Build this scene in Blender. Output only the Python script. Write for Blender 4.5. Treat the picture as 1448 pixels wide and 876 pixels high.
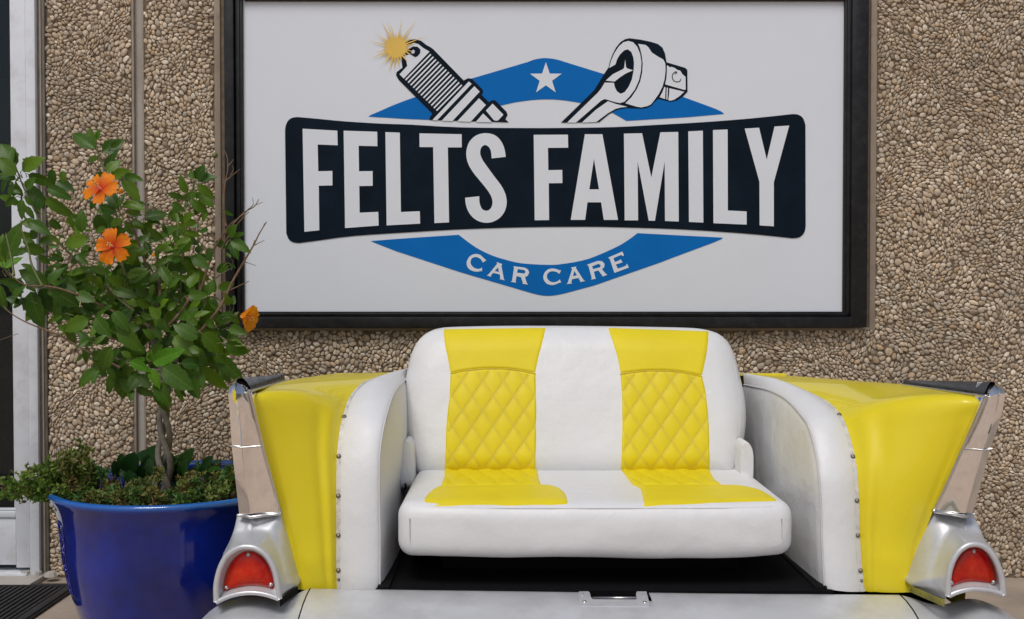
import bpy, bmesh, math, random
import numpy as np
from mathutils import Vector, Matrix, noise
from mathutils.geometry import tessellate_polygon

for o in list(bpy.data.objects): bpy.data.objects.remove(o)
scene = bpy.context.scene
COL = scene.collection
R = math.radians

# ------------------------------------------------------------------ camera, sky, sun, exposure
F = 1408.0            # focal length in photo pixels (photo is 1448 x 876)
H = 1.16              # eye height
PITCH = R(1.1)        # camera looks slightly down
cam = bpy.data.cameras.new('camera')
cam.sensor_width = 36.0; cam.lens = 36.0 * F / 1448.0
cam.clip_start = 0.05; cam.clip_end = 500
cam_o = bpy.data.objects.new('camera', cam); COL.objects.link(cam_o)
cam_o.location = (0, 0, H); cam_o.rotation_euler = (math.pi / 2 - PITCH, 0, 0)
scene.camera = cam_o

SUN_EL, SUN_AZ = R(58), R(200)     # azimuth clockwise from +Y: behind the camera, a little to the left
w = bpy.data.worlds.new('World'); scene.world = w; w.use_nodes = True
wn = w.node_tree; bgn = wn.nodes['Background']
sky = wn.nodes.new('ShaderNodeTexSky'); sky.sky_type = 'NISHITA'; sky.sun_disc = False
sky.sun_elevation = SUN_EL; sky.sun_rotation = SUN_AZ; sky.dust_density = 3.0; sky.air_density = 1.0
hs = wn.nodes.new('ShaderNodeHueSaturation'); hs.inputs['Saturation'].default_value = 0.85
wn.links.new(sky.outputs['Color'], hs.inputs['Color'])
wn.links.new(hs.outputs['Color'], bgn.inputs['Color'])
bgn.inputs['Strength'].default_value = 0.09
sl = bpy.data.lights.new('sun', 'SUN'); sl.energy = 1.45; sl.angle = R(22); sl.color = (1.0, 0.98, 0.95)
so = bpy.data.objects.new('sun', sl); COL.objects.link(so)
sd = Vector((math.sin(SUN_AZ) * math.cos(SUN_EL), math.cos(SUN_AZ) * math.cos(SUN_EL), math.sin(SUN_EL)))
so.rotation_euler = sd.to_track_quat('Z', 'Y').to_euler(); so.location = (-2, -4, 8)
scene.view_settings.view_transform = 'Standard'; scene.view_settings.look = 'None'
scene.view_settings.gamma = 1.0; scene.view_settings.use_curve_mapping = False
scene.view_settings.exposure = 0.04
scene.render.engine = 'CYCLES'

# ------------------------------------------------------------------ helpers
CP, SP = math.cos(PITCH), math.sin(PITCH)
def ray(px, py):
    u = (px - 724.0) / F; v = (438.0 - py) / F
    return Vector((u, CP + v * SP, -SP + v * CP))
def P(px, py, D):                       # point at depth D (metres from the camera plane) seen at a pixel
    d = ray(px, py); t = D / d.y
    return Vector((d.x * t, D, H + d.z * t))
def on_z(px, py, z):                    # point of the level plane z seen at a pixel
    d = ray(px, py); t = (z - H) / d.z
    return Vector((d.x * t, d.y * t, z))
def on_plane(px, py, p0, n):
    d = ray(px, py); t = (p0 - Vector((0, 0, H))).dot(n) / d.dot(n)
    return Vector((0, 0, H)) + d * t

rng = random.Random(7)
PINV = {}
def link(o, parent=None):
    COL.objects.link(o)
    if parent is not None:
        o.parent = parent
        if parent.type == 'EMPTY':
            o.matrix_parent_inverse = Matrix.Translation(-parent.location)
    return o
def tag(o, label=None, cat=None, group=None, kind=None):
    if label: o['label'] = label
    if cat: o['category'] = cat
    if group: o['group'] = group
    if kind: o['kind'] = kind
    return o
def thing(name, loc, label, cat, group=None):
    o = bpy.data.objects.new(name, None); o.location = loc; o.empty_display_size = 0.1
    COL.objects.link(o)
    return tag(o, label, cat, group)
def mesh(name, verts, faces, smooth=True):
    m = bpy.data.meshes.new(name)
    m.from_pydata([tuple(v) for v in verts], [], faces)
    if smooth: m.polygons.foreach_set('use_smooth', [True] * len(m.polygons))
    m.update()
    return m
def obj(name, verts, faces, mat, parent=None, smooth=True, sharp=None):
    m = mesh(name, verts, faces, smooth)
    if mat: m.materials.append(mat)
    o = bpy.data.objects.new(name, m); link(o, parent)
    if sharp is not None and smooth: m.set_sharp_from_angle(angle=R(sharp))
    return o
class MB:
    def __init__(s): s.v = []; s.f = []
    def add(s, v, f):
        b = len(s.v); s.v += [Vector(x) for x in v]; s.f += [tuple(i + b for i in q) for q in f]; return s
    def box(s, a, b, bev=0.0):
        x0, y0, z0 = a; x1, y1, z1 = b
        if bev <= 0:
            s.add([(x0,y0,z0),(x1,y0,z0),(x1,y1,z0),(x0,y1,z0),(x0,y0,z1),(x1,y0,z1),(x1,y1,z1),(x0,y1,z1)],
                  [(0,3,2,1),(4,5,6,7),(0,1,5,4),(1,2,6,5),(2,3,7,6),(3,0,4,7)])
        else:
            bm = bmesh.new(); bmesh.ops.create_cube(bm, size=1)
            for v in bm.verts:
                v.co = Vector(((x0+x1)/2 + v.co.x*(x1-x0), (y0+y1)/2 + v.co.y*(y1-y0), (z0+z1)/2 + v.co.z*(z1-z0)))
            bmesh.ops.bevel(bm, geom=list(bm.edges), offset=bev, segments=2, profile=0.5, affect='EDGES')
            bm.verts.index_update()
            s.add([v.co.copy() for v in bm.verts], [tuple(v.index for v in f.verts) for f in bm.faces]); bm.free()
        return s
    def grid(s, rows, closed=False):
        n = len(rows[0]); v = [p for r in rows for p in r]; f = []
        for i in range(len(rows) - 1):
            for j in range(n if closed else n - 1):
                k = (j + 1) % n
                f.append((i*n+j, i*n+k, (i+1)*n+k, (i+1)*n+j))
        return s.add(v, f)
    def tube(s, pts, rad, n=6, cap=True):
        pts = [Vector(p) for p in pts]
        if not isinstance(rad, (list, tuple)): rad = [rad] * len(pts)
        rings = []; ref = Vector((0.31, 0.77, 0.55))
        for i, p in enumerate(pts):
            t = (pts[min(i+1, len(pts)-1)] - pts[max(i-1, 0)])
            if t.length < 1e-9: t = Vector((0, 0, 1))
            t.normalize()
            a = t.cross(ref)
            if a.length < 0.1: a = t.cross(Vector((1, 0, 0)))
            a.normalize(); b = t.cross(a)
            rings.append([p + (a*math.cos(2*math.pi*k/n) + b*math.sin(2*math.pi*k/n)) * rad[i] for k in range(n)])
        b0 = len(s.v); s.grid(rings, True)
        if cap:
            s.f.append(tuple(b0 + k for k in range(n)))
            s.f.append(tuple(b0 + (len(pts)-1)*n + k for k in reversed(range(n))))
        return s
    def build(s, name, mat, parent=None, smooth=True, sharp=None):
        return obj(name, s.v, s.f, mat, parent, smooth, sharp)
def catmull(pts, per=6):                 # smooth curve through points (any dimension)
    pts = [np.array(p, float) for p in pts]; out = []
    n = len(pts)
    for i in range(n - 1):
        p0 = pts[max(i-1, 0)]; p1 = pts[i]; p2 = pts[i+1]; p3 = pts[min(i+2, n-1)]
        for k in range(per):
            t = k / per
            out.append(0.5*((2*p1) + (-p0+p2)*t + (2*p0-5*p1+4*p2-p3)*t*t + (-p0+3*p1-3*p2+p3)*t**3))
    out.append(pts[-1])
    return out
def resample(pts, n):
    pts = [np.array(p, float) for p in pts]
    L = [0]
    for a, b in zip(pts, pts[1:]): L.append(L[-1] + np.linalg.norm(b - a))
    out = []
    for k in range(n):
        t = L[-1] * k / (n - 1); j = 0
        while j < len(L) - 2 and L[j+1] < t: j += 1
        s = (t - L[j]) / max(1e-9, L[j+1] - L[j])
        out.append(pts[j] * (1 - s) + pts[j+1] * s)
    return out

# ------------------------------------------------------------------ materials
def mat(name, base, rough=0.5, metal=0.0, var=0.0, vscale=8.0, bump=0.0, bscale=60.0, coat=0.0, spec=0.5,
        dark=None, dscale=3.0, damt=0.0, rvar=0.0, sheen=0.0, transl=0.0, bump2=0.0, bscale2=10.0):
    m = bpy.data.materials.new(name); m.use_nodes = True
    nt = m.node_tree; b = nt.nodes['Principled BSDF']
    b.inputs['Roughness'].default_value = rough; b.inputs['Metallic'].default_value = metal
    b.inputs['Coat Weight'].default_value = coat; b.inputs['Coat Roughness'].default_value = 0.04
    b.inputs['Specular IOR Level'].default_value = spec
    b.inputs['Base Color'].default_value = (*base, 1)
    if sheen: b.inputs['Sheen Weight'].default_value = sheen
    tc = nt.nodes.new('ShaderNodeTexCoord')
    col = None
    if var > 0:
        nz = nt.nodes.new('ShaderNodeTexNoise'); nz.inputs['Scale'].default_value = vscale; nz.inputs['Detail'].default_value = 8
        nz.inputs['Roughness'].default_value = 0.65
        nt.links.new(tc.outputs['Object'], nz.inputs['Vector'])
        rp = nt.nodes.new('ShaderNodeValToRGB')
        rp.color_ramp.elements[0].position = 0.3; rp.color_ramp.elements[1].position = 0.7
        rp.color_ramp.elements[0].color = (*[c * (1 - var) for c in base], 1)
        rp.color_ramp.elements[1].color = (*[min(1, c * (1 + var)) for c in base], 1)
        nt.links.new(nz.outputs['Fac'], rp.inputs['Fac']); col = rp.outputs['Color']
    if damt > 0:                         # dirt / wear patches; on the red lens, painted glow
        n2 = nt.nodes.new('ShaderNodeTexNoise'); n2.inputs['Scale'].default_value = dscale; n2.inputs['Detail'].default_value = 10
        n2.inputs['Roughness'].default_value = 0.7
        nt.links.new(tc.outputs['Object'], n2.inputs['Vector'])
        r2 = nt.nodes.new('ShaderNodeValToRGB'); r2.color_ramp.elements[0].position = 0.48; r2.color_ramp.elements[1].position = 0.72
        r2.color_ramp.elements[0].color = (0, 0, 0, 1); r2.color_ramp.elements[1].color = (damt, damt, damt, 1)
        nt.links.new(n2.outputs['Fac'], r2.inputs['Fac'])
        mx = nt.nodes.new('ShaderNodeMix'); mx.data_type = 'RGBA'
        nt.links.new(r2.outputs['Color'], mx.inputs['Factor'])
        if col: nt.links.new(col, mx.inputs['A'])
        else: mx.inputs['A'].default_value = (*base, 1)
        mx.inputs['B'].default_value = (*dark, 1); col = mx.outputs['Result']
    if col: nt.links.new(col, b.inputs['Base Color'])
    if rvar > 0:
        n3 = nt.nodes.new('ShaderNodeTexNoise'); n3.inputs['Scale'].default_value = 14; n3.inputs['Detail'].default_value = 6
        nt.links.new(tc.outputs['Object'], n3.inputs['Vector'])
        mr = nt.nodes.new('ShaderNodeMapRange'); mr.inputs['From Min'].default_value = 0.3; mr.inputs['From Max'].default_value = 0.7
        mr.inputs['To Min'].default_value = max(0.02, rough - rvar); mr.inputs['To Max'].default_value = rough + rvar
        nt.links.new(n3.outputs['Fac'], mr.inputs['Value']); nt.links.new(mr.outputs['Result'], b.inputs['Roughness'])
    if bump > 0:
        nb = nt.nodes.new('ShaderNodeTexNoise'); nb.inputs['Scale'].default_value = bscale; nb.inputs['Detail'].default_value = 5
        nt.links.new(tc.outputs['Object'], nb.inputs['Vector'])
        bp = nt.nodes.new('ShaderNodeBump'); bp.inputs['Strength'].default_value = bump; bp.inputs['Distance'].default_value = 0.002
        nt.links.new(nb.outputs['Fac'], bp.inputs['Height']); nt.links.new(bp.outputs['Normal'], b.inputs['Normal'])
    if bump2 > 0:                        # broad soft unevenness
        n5 = nt.nodes.new('ShaderNodeTexNoise'); n5.inputs['Scale'].default_value = bscale2; n5.inputs['Detail'].default_value = 3
        nt.links.new(tc.outputs['Object'], n5.inputs['Vector'])
        b5 = nt.nodes.new('ShaderNodeBump'); b5.inputs['Strength'].default_value = bump2; b5.inputs['Distance'].default_value = 0.01
        nt.links.new(n5.outputs['Fac'], b5.inputs['Height'])
        if bump > 0: nt.links.new(bp.outputs['Normal'], b5.inputs['Normal'])
        nt.links.new(b5.outputs['Normal'], b.inputs['Normal'])
    if transl > 0:
        out = nt.nodes['Material Output']
        tr = nt.nodes.new('ShaderNodeBsdfTranslucent'); ms = nt.nodes.new('ShaderNodeMixShader'); ms.inputs[0].default_value = transl
        if col: nt.links.new(col, tr.inputs['Color'])
        else: tr.inputs['Color'].default_value = (*base, 1)
        nt.links.new(b.outputs[0], ms.inputs[1]); nt.links.new(tr.outputs[0], ms.inputs[2]); nt.links.new(ms.outputs[0], out.inputs[0])
    return m
M = {}
M['pavement'] = mat('pavement', (.36, .292, .232), .85, var=.22, vscale=2.5, bump=.5, bscale=140, dark=(.2,.17,.14), dscale=1.3, damt=.6)
M['added_bounce_paving'] = mat('added_bounce_paving', (.56, .43, .33), .85, var=.12, vscale=1.2, bump=.4, bscale=120, dark=(.40,.31,.24), dscale=.8, damt=.5)  # paler tan stands in for sunlit ground mirrored by the chrome
M['mortar'] = mat('mortar', (.165, .12, .08), .95, var=.35, vscale=30, bump=.8, bscale=220)
M['edge'] = mat('formed_edge', (.33, .27, .21), .9, var=.25, vscale=18, bump=.4, bscale=160, dark=(.16,.12,.08), dscale=9, damt=.7)
M['joint'] = mat('joint_concrete', (.42, .39, .35), .85, var=.15, vscale=10, bump=.3, bscale=150, dark=(.2,.17,.14), dscale=5, damt=.6)
M['alu_white'] = mat('white_aluminium', (.69, .71, .745), .38, var=.05, vscale=3, dark=(.35,.33,.3), dscale=7, damt=.5, rvar=.08)
M['seal'] = mat('brown_sealant', (.13, .11, .09), .6, var=.3, vscale=20)
M['black_frame'] = mat('black_frame', (.010, .010, .011), .42, var=.3, vscale=9, spec=.3, dark=(.06,.06,.06), dscale=26, damt=.3, rvar=.1)
M['sign_white'] = mat('sign_white', (.735, .765, .825), .5, spec=.3, var=.025, vscale=1.4, bump=.02, bscale=30)
M['sign_navy'] = mat('sign_navy', (.0025, .0085, .018), .5, spec=.12, var=.35, vscale=6)
M['sign_blue'] = mat('sign_blue', (.002, .145, .49), .5, spec=.12, var=.06, vscale=7)
M['sign_gold'] = mat('sign_gold', (.78, .52, .12), .5, spec=.15, var=.05)
M['yellow_paint'] = mat('yellow_paint', (.78, .635, .014), .42, var=.03, vscale=5, coat=.35, spec=.3, dark=(.70,.53,.012), dscale=5, damt=.4, rvar=.06, bump2=.05, bscale2=2.5)
M['yellow_vinyl'] = mat('yellow_vinyl', (.77, .62, .014), .5, spec=.28, var=.04, vscale=8, bump=.25, bscale=420)
M['stitch'] = mat('stitch_thread', (.80, .66, .16), .7)
M['white_vinyl'] = mat('white_vinyl', (.735, .735, .735), .44, var=.025, vscale=4, bump=.32, bscale=300, dark=(.63,.59,.52), dscale=3.2, damt=.18, bump2=.55, bscale2=11)
M['seam'] = mat('seam_thread', (.60, .59, .575), .7)
M['chrome'] = mat('chrome', (.90, .88, .86), .065, 1.0, rvar=.04, var=.03, vscale=20, dark=(.55,.50,.45), dscale=34, damt=.3, bump2=.04, bscale2=9)
M['chrome_trim'] = mat('chrome_trim', (.62, .60, .58), .30, 1.0, var=.1, vscale=30)
M['plate'] = mat('lock_plate', (.66, .66, .68), .38, .45, var=.08, vscale=20, dark=(.4,.37,.33), dscale=30, damt=.4)
M['silver_paint'] = mat('silver_paint', (.63, .64, .66), .38, .40, var=.07, vscale=9, dark=(.44,.43,.42), dscale=11, damt=.45, rvar=.09, bump=.06, bscale=60)
M['dark_top'] = mat('dark_top', (.03, .032, .036), .28, .3, var=.5, vscale=14, rvar=.1)
M['lens_red'] = mat('red_lens', (.50, .003, .003), .16, spec=.35, var=.35, vscale=9, coat=.1, dark=(.75,.09,.01), dscale=11, damt=.55, bump=.2, bscale=160)  # orange noise patches paint a glow into the lens colour
M['steel'] = mat('steel_screw', (.55, .54, .52), .3, 1.0)
M['rivet'] = mat('dark_rivet', (.20, .18, .16), .4, .8)
M['flange'] = mat('worn_white_flange', (.62, .61, .58), .5, var=.1, vscale=30, dark=(.16,.13,.1), dscale=40, damt=.7)
M['carpet'] = mat('black_carpet', (.006, .006, .007), .95, spec=.1, var=.4, vscale=120, bump=.9, bscale=500)
M['black_under'] = mat('black_underbody', (.008, .008, .008), .85, spec=.1)
M['olive'] = mat('worn_olive_lip', (.30, .27, .03), .5, var=.3, vscale=30, dark=(.2,.2,.2), dscale=18, damt=.8)
M['rubber'] = mat('rubber_mat', (.018, .018, .019), .75, var=.4, vscale=20, bump=.3, bscale=200)
M['soil'] = mat('soil', (.05, .033, .022), .95, var=.5, vscale=60, bump=1.0, bscale=90)
M['bark'] = mat('grey_bark', (.20, .175, .145), .8, var=.3, vscale=40, bump=.6, bscale=120)
M['twig'] = mat('brown_twig', (.20, .125, .075), .8, var=.35, vscale=60)
M['green_stem'] = mat('green_stem', (.11, .12, .035), .6, var=.3, vscale=40)
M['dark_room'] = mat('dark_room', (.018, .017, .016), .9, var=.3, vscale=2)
M['curtain'] = mat('dim_blind', (.06, .052, .044), .9, var=.2, vscale=6)

def leaf_mat(name, ramp, rough=.5, transl=.25, spec=.22, vein=.0):
    m = mat(name, ramp[0], rough, spec=spec); nt = m.node_tree; b = nt.nodes['Principled BSDF']
    oi = nt.nodes.new('ShaderNodeObjectInfo'); cr = nt.nodes.new('ShaderNodeValToRGB')
    at = nt.nodes.new('ShaderNodeAttribute'); at.attribute_name = 'tint'
    ad = nt.nodes.new('ShaderNodeMath'); ad.operation = 'ADD'; fr = nt.nodes.new('ShaderNodeMath'); fr.operation = 'FRACT'
    nt.links.new(oi.outputs['Random'], ad.inputs[0]); nt.links.new(at.outputs['Fac'], ad.inputs[1]); nt.links.new(ad.outputs[0], fr.inputs[0])
    e = cr.color_ramp.elements; e[0].color = (*ramp[0], 1); e[1].color = (*ramp[-1], 1)
    for i, c in enumerate(ramp[1:-1]):
        q = e.new((i + 1) / (len(ramp) - 1)); q.color = (*c, 1)
    nt.links.new(fr.outputs[0], cr.inputs['Fac'])
    # fine leaf mottling and veins
    tc = nt.nodes.new('ShaderNodeTexCoord'); nz = nt.nodes.new('ShaderNodeTexNoise'); nz.inputs['Scale'].default_value = 9; nz.inputs['Detail'].default_value = 4
    nt.links.new(tc.outputs['Object'], nz.inputs['Vector'])
    mr = nt.nodes.new('ShaderNodeMapRange'); mr.inputs['To Min'].default_value = .75; mr.inputs['To Max'].default_value = 1.25
    nt.links.new(nz.outputs['Fac'], mr.inputs['Value'])
    mm = nt.nodes.new('ShaderNodeMix'); mm.data_type = 'RGBA'; mm.blend_type = 'MULTIPLY'; mm.inputs['Factor'].default_value = 1
    cb = nt.nodes.new('ShaderNodeCombineColor')
    for k in range(3): nt.links.new(mr.outputs['Result'], cb.inputs[k])
    nt.links.new(cr.outputs['Color'], mm.inputs['A']); nt.links.new(cb.outputs['Color'], mm.inputs['B'])
    # midrib and side veins, in the leaf's own length units
    sx = nt.nodes.new('ShaderNodeSeparateXYZ'); nt.links.new(tc.outputs['Object'], sx.inputs[0])
    ab = nt.nodes.new('ShaderNodeMath'); ab.operation = 'ABSOLUTE'; nt.links.new(sx.outputs['Y'], ab.inputs[0])
    m1 = nt.nodes.new('ShaderNodeMapRange'); m1.inputs['From Min'].default_value = .006; m1.inputs['From Max'].default_value = .022; m1.inputs['To Min'].default_value = 1; m1.inputs['To Max'].default_value = 0
    nt.links.new(ab.outputs[0], m1.inputs['Value'])
    sv = nt.nodes.new('ShaderNodeMath'); sv.operation = 'MULTIPLY_ADD'; sv.inputs[1].default_value = -.75; nt.links.new(ab.outputs[0], sv.inputs[0]); nt.links.new(sx.outputs['X'], sv.inputs[2])
    s2 = nt.nodes.new('ShaderNodeMath'); s2.operation = 'MULTIPLY'; s2.inputs[1].default_value = 46; nt.links.new(sv.outputs[0], s2.inputs[0])
    s3 = nt.nodes.new('ShaderNodeMath'); s3.operation = 'SINE'; nt.links.new(s2.outputs[0], s3.inputs[0])
    m4 = nt.nodes.new('ShaderNodeMapRange'); m4.inputs['From Min'].default_value = .8; m4.inputs['From Max'].default_value = 1; m4.inputs['To Max'].default_value = .45
    nt.links.new(s3.outputs[0], m4.inputs['Value'])
    mxv = nt.nodes.new('ShaderNodeMath'); mxv.operation = 'MAXIMUM'; nt.links.new(m1.outputs['Result'], mxv.inputs[0]); nt.links.new(m4.outputs['Result'], mxv.inputs[1])
    sc5 = nt.nodes.new('ShaderNodeMath'); sc5.operation = 'MULTIPLY'; sc5.inputs[1].default_value = vein; nt.links.new(mxv.outputs[0], sc5.inputs[0])
    mv = nt.nodes.new('ShaderNodeMix'); mv.data_type = 'RGBA'; nt.links.new(sc5.outputs[0], mv.inputs['Factor']); nt.links.new(mm.outputs['Result'], mv.inputs['A'])
    mv.inputs['B'].default_value = (min(1, ramp[-1][0] * 2.6), min(1, ramp[-1][1] * 2.0), ramp[-1][2] * 2.5, 1)
    mm = mv
    nt.links.new(mm.outputs['Result'], b.inputs['Base Color'])
    tr = nt.nodes.new('ShaderNodeBsdfTranslucent'); ms = nt.nodes.new('ShaderNodeMixShader'); ms.inputs[0].default_value = transl
    nt.links.new(mm.outputs['Result'], tr.inputs['Color'])
    nt.links.new(b.outputs[0], ms.inputs[1]); nt.links.new(tr.outputs[0], ms.inputs[2])
    nt.links.new(ms.outputs[0], nt.nodes['Material Output'].inputs[0])
    return m
M['leaf'] = leaf_mat('hibiscus_leaf', [(.026,.082,.004), (.065,.145,.006), (.040,.108,.005), (.13,.23,.008), (.080,.165,.006), (.046,.115,.007)], .42, .3, .35, vein=.55)
M['leaf_bright'] = leaf_mat('young_leaf', [(.075,.22,.010), (.12,.26,.012), (.07,.20,.012)], vein=.5)
M['leaf_dark'] = leaf_mat('dark_leaf', [(.012,.05,.010), (.018,.065,.010), (.03,.085,.010)], .5)
M['leaf_sprig'] = leaf_mat('sprig_leaf', [(.08,.17,.025), (.15,.25,.035), (.22,.28,.07), (.16,.15,.045), (.11,.21,.03)], .55)
M['leaf_cover'] = leaf_mat('cover_leaf', [(.06,.16,.05), (.11,.20,.04), (.20,.22,.06), (.19,.13,.045), (.075,.18,.04)], .55)
M['petal'] = leaf_mat('orange_petal', [(.96,.25,.006), (.96,.30,.010)], .55, .3)
M['petal_gold'] = leaf_mat('golden_petal', [(.92,.40,.02), (.90,.36,.02)], .55, .35)
M['petal_heart'] = mat('petal_heart', (.55, .035, .012), .6)
M['stamen'] = mat('stamen', (.85, .40, .28), .6)
M['pollen'] = mat('pollen', (.9, .55, .08), .7)

def glaze():
    m = mat('blue_glaze', (.005, .017, .23), .08, var=.4, vscale=4.0, coat=.7, rvar=.05, dark=(.012,.008,.10), dscale=5, damt=.8, bump2=.10, bscale2=7)
    nt = m.node_tree; b = nt.nodes['Principled BSDF']
    # the glaze breaks to a paler blue where it runs thin on the rim
    src = b.inputs['Base Color'].links[0].from_socket
    geo = nt.nodes.new('ShaderNodeNewGeometry'); sx = nt.nodes.new('ShaderNodeSeparateXYZ')
    nt.links.new(geo.outputs['Position'], sx.inputs[0])
    mr = nt.nodes.new('ShaderNodeMapRange'); mr.inputs['From Min'].default_value = RIM_Z - .022; mr.inputs['From Max'].default_value = RIM_Z - .004
    nt.links.new(sx.outputs['Z'], mr.inputs['Value'])
    mx = nt.nodes.new('ShaderNodeMix'); mx.data_type = 'RGBA'
    nt.links.new(mr.outputs['Result'], mx.inputs['Factor']); nt.links.new(src, mx.inputs['A']); mx.inputs['B'].default_value = (.008, .11, .42, 1)
    nt.links.new(mx.outputs['Result'], b.inputs['Base Color'])
    return m
RIM_Z = 0.548
M['glaze'] = glaze()
def glass_mat():
    m = bpy.data.materials.new('door_glass'); m.use_nodes = True; nt = m.node_tree
    for n in list(nt.nodes):
        if n.type == 'BSDF_PRINCIPLED': nt.nodes.remove(n)
    tr = nt.nodes.new('ShaderNodeBsdfTransparent'); tr.inputs[0].default_value = (.62, .68, .70, 1)
    gl = nt.nodes.new('ShaderNodeBsdfGlossy'); gl.inputs['Roughness'].default_value = .01; gl.inputs['Color'].default_value = (.75, .8, .85, 1)
    fr = nt.nodes.new('ShaderNodeFresnel'); fr.inputs[0].default_value = 1.42
    ms = nt.nodes.new('ShaderNodeMixShader')
    nt.links.new(fr.outputs[0], ms.inputs[0]); nt.links.new(tr.outputs[0], ms.inputs[1]); nt.links.new(gl.outputs[0], ms.inputs[2])
    nt.links.new(ms.outputs[0], nt.nodes['Material Output'].inputs[0])
    return m
M['glass'] = glass_mat()
def pebble_mat():
    m = mat('pebble', (.4, .35, .3), .7, bump=.35, bscale=240); nt = m.node_tree; b = nt.nodes['Principled BSDF']
    at = nt.nodes.new('ShaderNodeAttribute'); at.attribute_name = 'stone'
    tc = nt.nodes.new('ShaderNodeTexCoord'); nz = nt.nodes.new('ShaderNodeTexNoise'); nz.inputs['Scale'].default_value = 110; nz.inputs['Detail'].default_value = 5
    nt.links.new(tc.outputs['Object'], nz.inputs['Vector'])
    mr = nt.nodes.new('ShaderNodeMapRange'); mr.inputs['From Min'].default_value = .3; mr.inputs['From Max'].default_value = .7
    mr.inputs['To Min'].default_value = .78; mr.inputs['To Max'].default_value = 1.15
    nt.links.new(nz.outputs['Fac'], mr.inputs['Value'])
    mm = nt.nodes.new('ShaderNodeVectorMath'); mm.operation = 'SCALE'
    nt.links.new(at.outputs['Color'], mm.inputs[0]); nt.links.new(mr.outputs['Result'], mm.inputs['Scale'])
    # broad damp / grimy patches
    n2 = nt.nodes.new('ShaderNodeTexNoise'); n2.inputs['Scale'].default_value = 2.2; n2.inputs['Detail'].default_value = 6
    nt.links.new(tc.outputs['Object'], n2.inputs['Vector'])
    m2 = nt.nodes.new('ShaderNodeMapRange'); m2.inputs['From Min'].default_value = .35; m2.inputs['From Max'].default_value = .65
    m2.inputs['To Min'].default_value = .84; m2.inputs['To Max'].default_value = 1.08
    nt.links.new(n2.outputs['Fac'], m2.inputs['Value'])
    m3 = nt.nodes.new('ShaderNodeVectorMath'); m3.operation = 'SCALE'
    nt.links.new(mm.outputs[0], m3.inputs[0]); nt.links.new(m2.outputs['Result'], m3.inputs['Scale'])
    nt.links.new(m3.outputs[0], b.inputs['Base Color'])
    return m
M['pebble'] = pebble_mat()
def far_aggregate():                     # beyond the built pebbles the material takes over
    m = mat('aggregate_far', (.3, .26, .21), .85); nt = m.node_tree; b = nt.nodes['Principled BSDF']
    tc = nt.nodes.new('ShaderNodeTexCoord'); vo = nt.nodes.new('ShaderNodeTexVoronoi'); vo.inputs['Scale'].default_value = 40
    nt.links.new(tc.outputs['Object'], vo.inputs['Vector'])
    cr = nt.nodes.new('ShaderNodeValToRGB'); cr.color_ramp.elements[0].position = .35; cr.color_ramp.elements[1].position = .7
    cr.color_ramp.elements[0].color = (.42, .37, .32, 1); cr.color_ramp.elements[1].color = (.14, .11, .08, 1)
    nt.links.new(vo.outputs['Distance'], cr.inputs['Fac']); nt.links.new(cr.outputs['Color'], b.inputs['Base Color'])
    bp = nt.nodes.new('ShaderNodeBump'); bp.invert = True; bp.inputs['Distance'].default_value = .008; bp.inputs['Strength'].default_value = .8
    nt.links.new(vo.outputs['Distance'], bp.inputs['Height']); nt.links.new(bp.outputs['Normal'], b.inputs['Normal'])
    return m
M['agg_far'] = far_aggregate()

# ------------------------------------------------------------------ ground
WY = 4.0                                  # plane of the wall's mortar face
g = MB().add([(-60,-60,0),(60,-60,0),(60,60,0),(-60,60,0)], [(0,1,2,3)]).build('pavement', M['pavement'], None, False)
tag(g, kind='structure')
g2 = MB().add([(-40,-40,.004),(40,-40,.004),(40,1.75,.004),(-40,1.75,.004)], [(0,1,2,3)]).build('added_bounce_paving', M['added_bounce_paving'], None, False)  # added out of view so the chrome reflects beige and warm light bounces
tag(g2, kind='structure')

# ------------------------------------------------------------------ building
bld = thing('shop_building', (0, WY, 0), 'shop front wall of brown exposed pebble aggregate panels behind the yellow bench', 'building')
def X(px, py=438, D=WY): return P(px, py, D).x
def Zp(py, D=WY): return P(724, py, D).z
xA0, xA1, xB0 = X(67), X(190.5), X(204.5)
TOP = 3.0
XR = 2.75                                  # built pebbles reach this far to the right
sx0, sx1 = X(305.5), X(1237); sz0, sz1 = Zp(467.5), Zp(-34)   # the formed edge round the sign
panA = MB().box((xA0, WY, 0), (xA1, WY + .2, TOP)).build('aggregate_panel', M['mortar'], bld, False)
panB = MB().box((xB0, WY, 0), (XR, WY + .2, TOP)).build('aggregate_panel', M['mortar'], bld, False)
MB().box((XR, WY - .004, 0), (7, WY + .2, TOP)).build('far_aggregate_panel', M['agg_far'], bld, False)
MB().box((xA1, WY + .012, 0), (xB0, WY + .19, TOP)).build('concrete_joint', M['joint'], bld, False)
e = MB()
e.box((xA1 - .004, WY - .004, 0), (xA1 + .005, WY + .05, TOP), .002); e.build('joint_edge', M['edge'], bld, True, 30)
e = MB(); e.box((xB0 - .004, WY - .004, 0), (xB0 + .005, WY + .05, TOP), .002); e.build('joint_edge', M['edge'], bld, True, 30)
for a, b in (((sx0, WY - .007, sz0), (sx0 + .024, WY + .02, TOP)), ((sx1 - .024, WY - .007, sz0), (sx1, WY + .02, TOP)),
             ((sx0 + .024, WY - .0065, sz0), (sx1 - .024, WY + .02, sz0 + .012))):
    MB().box(a, b, .002).build('formed_edge', M['edge'], bld, True, 30)
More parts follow.
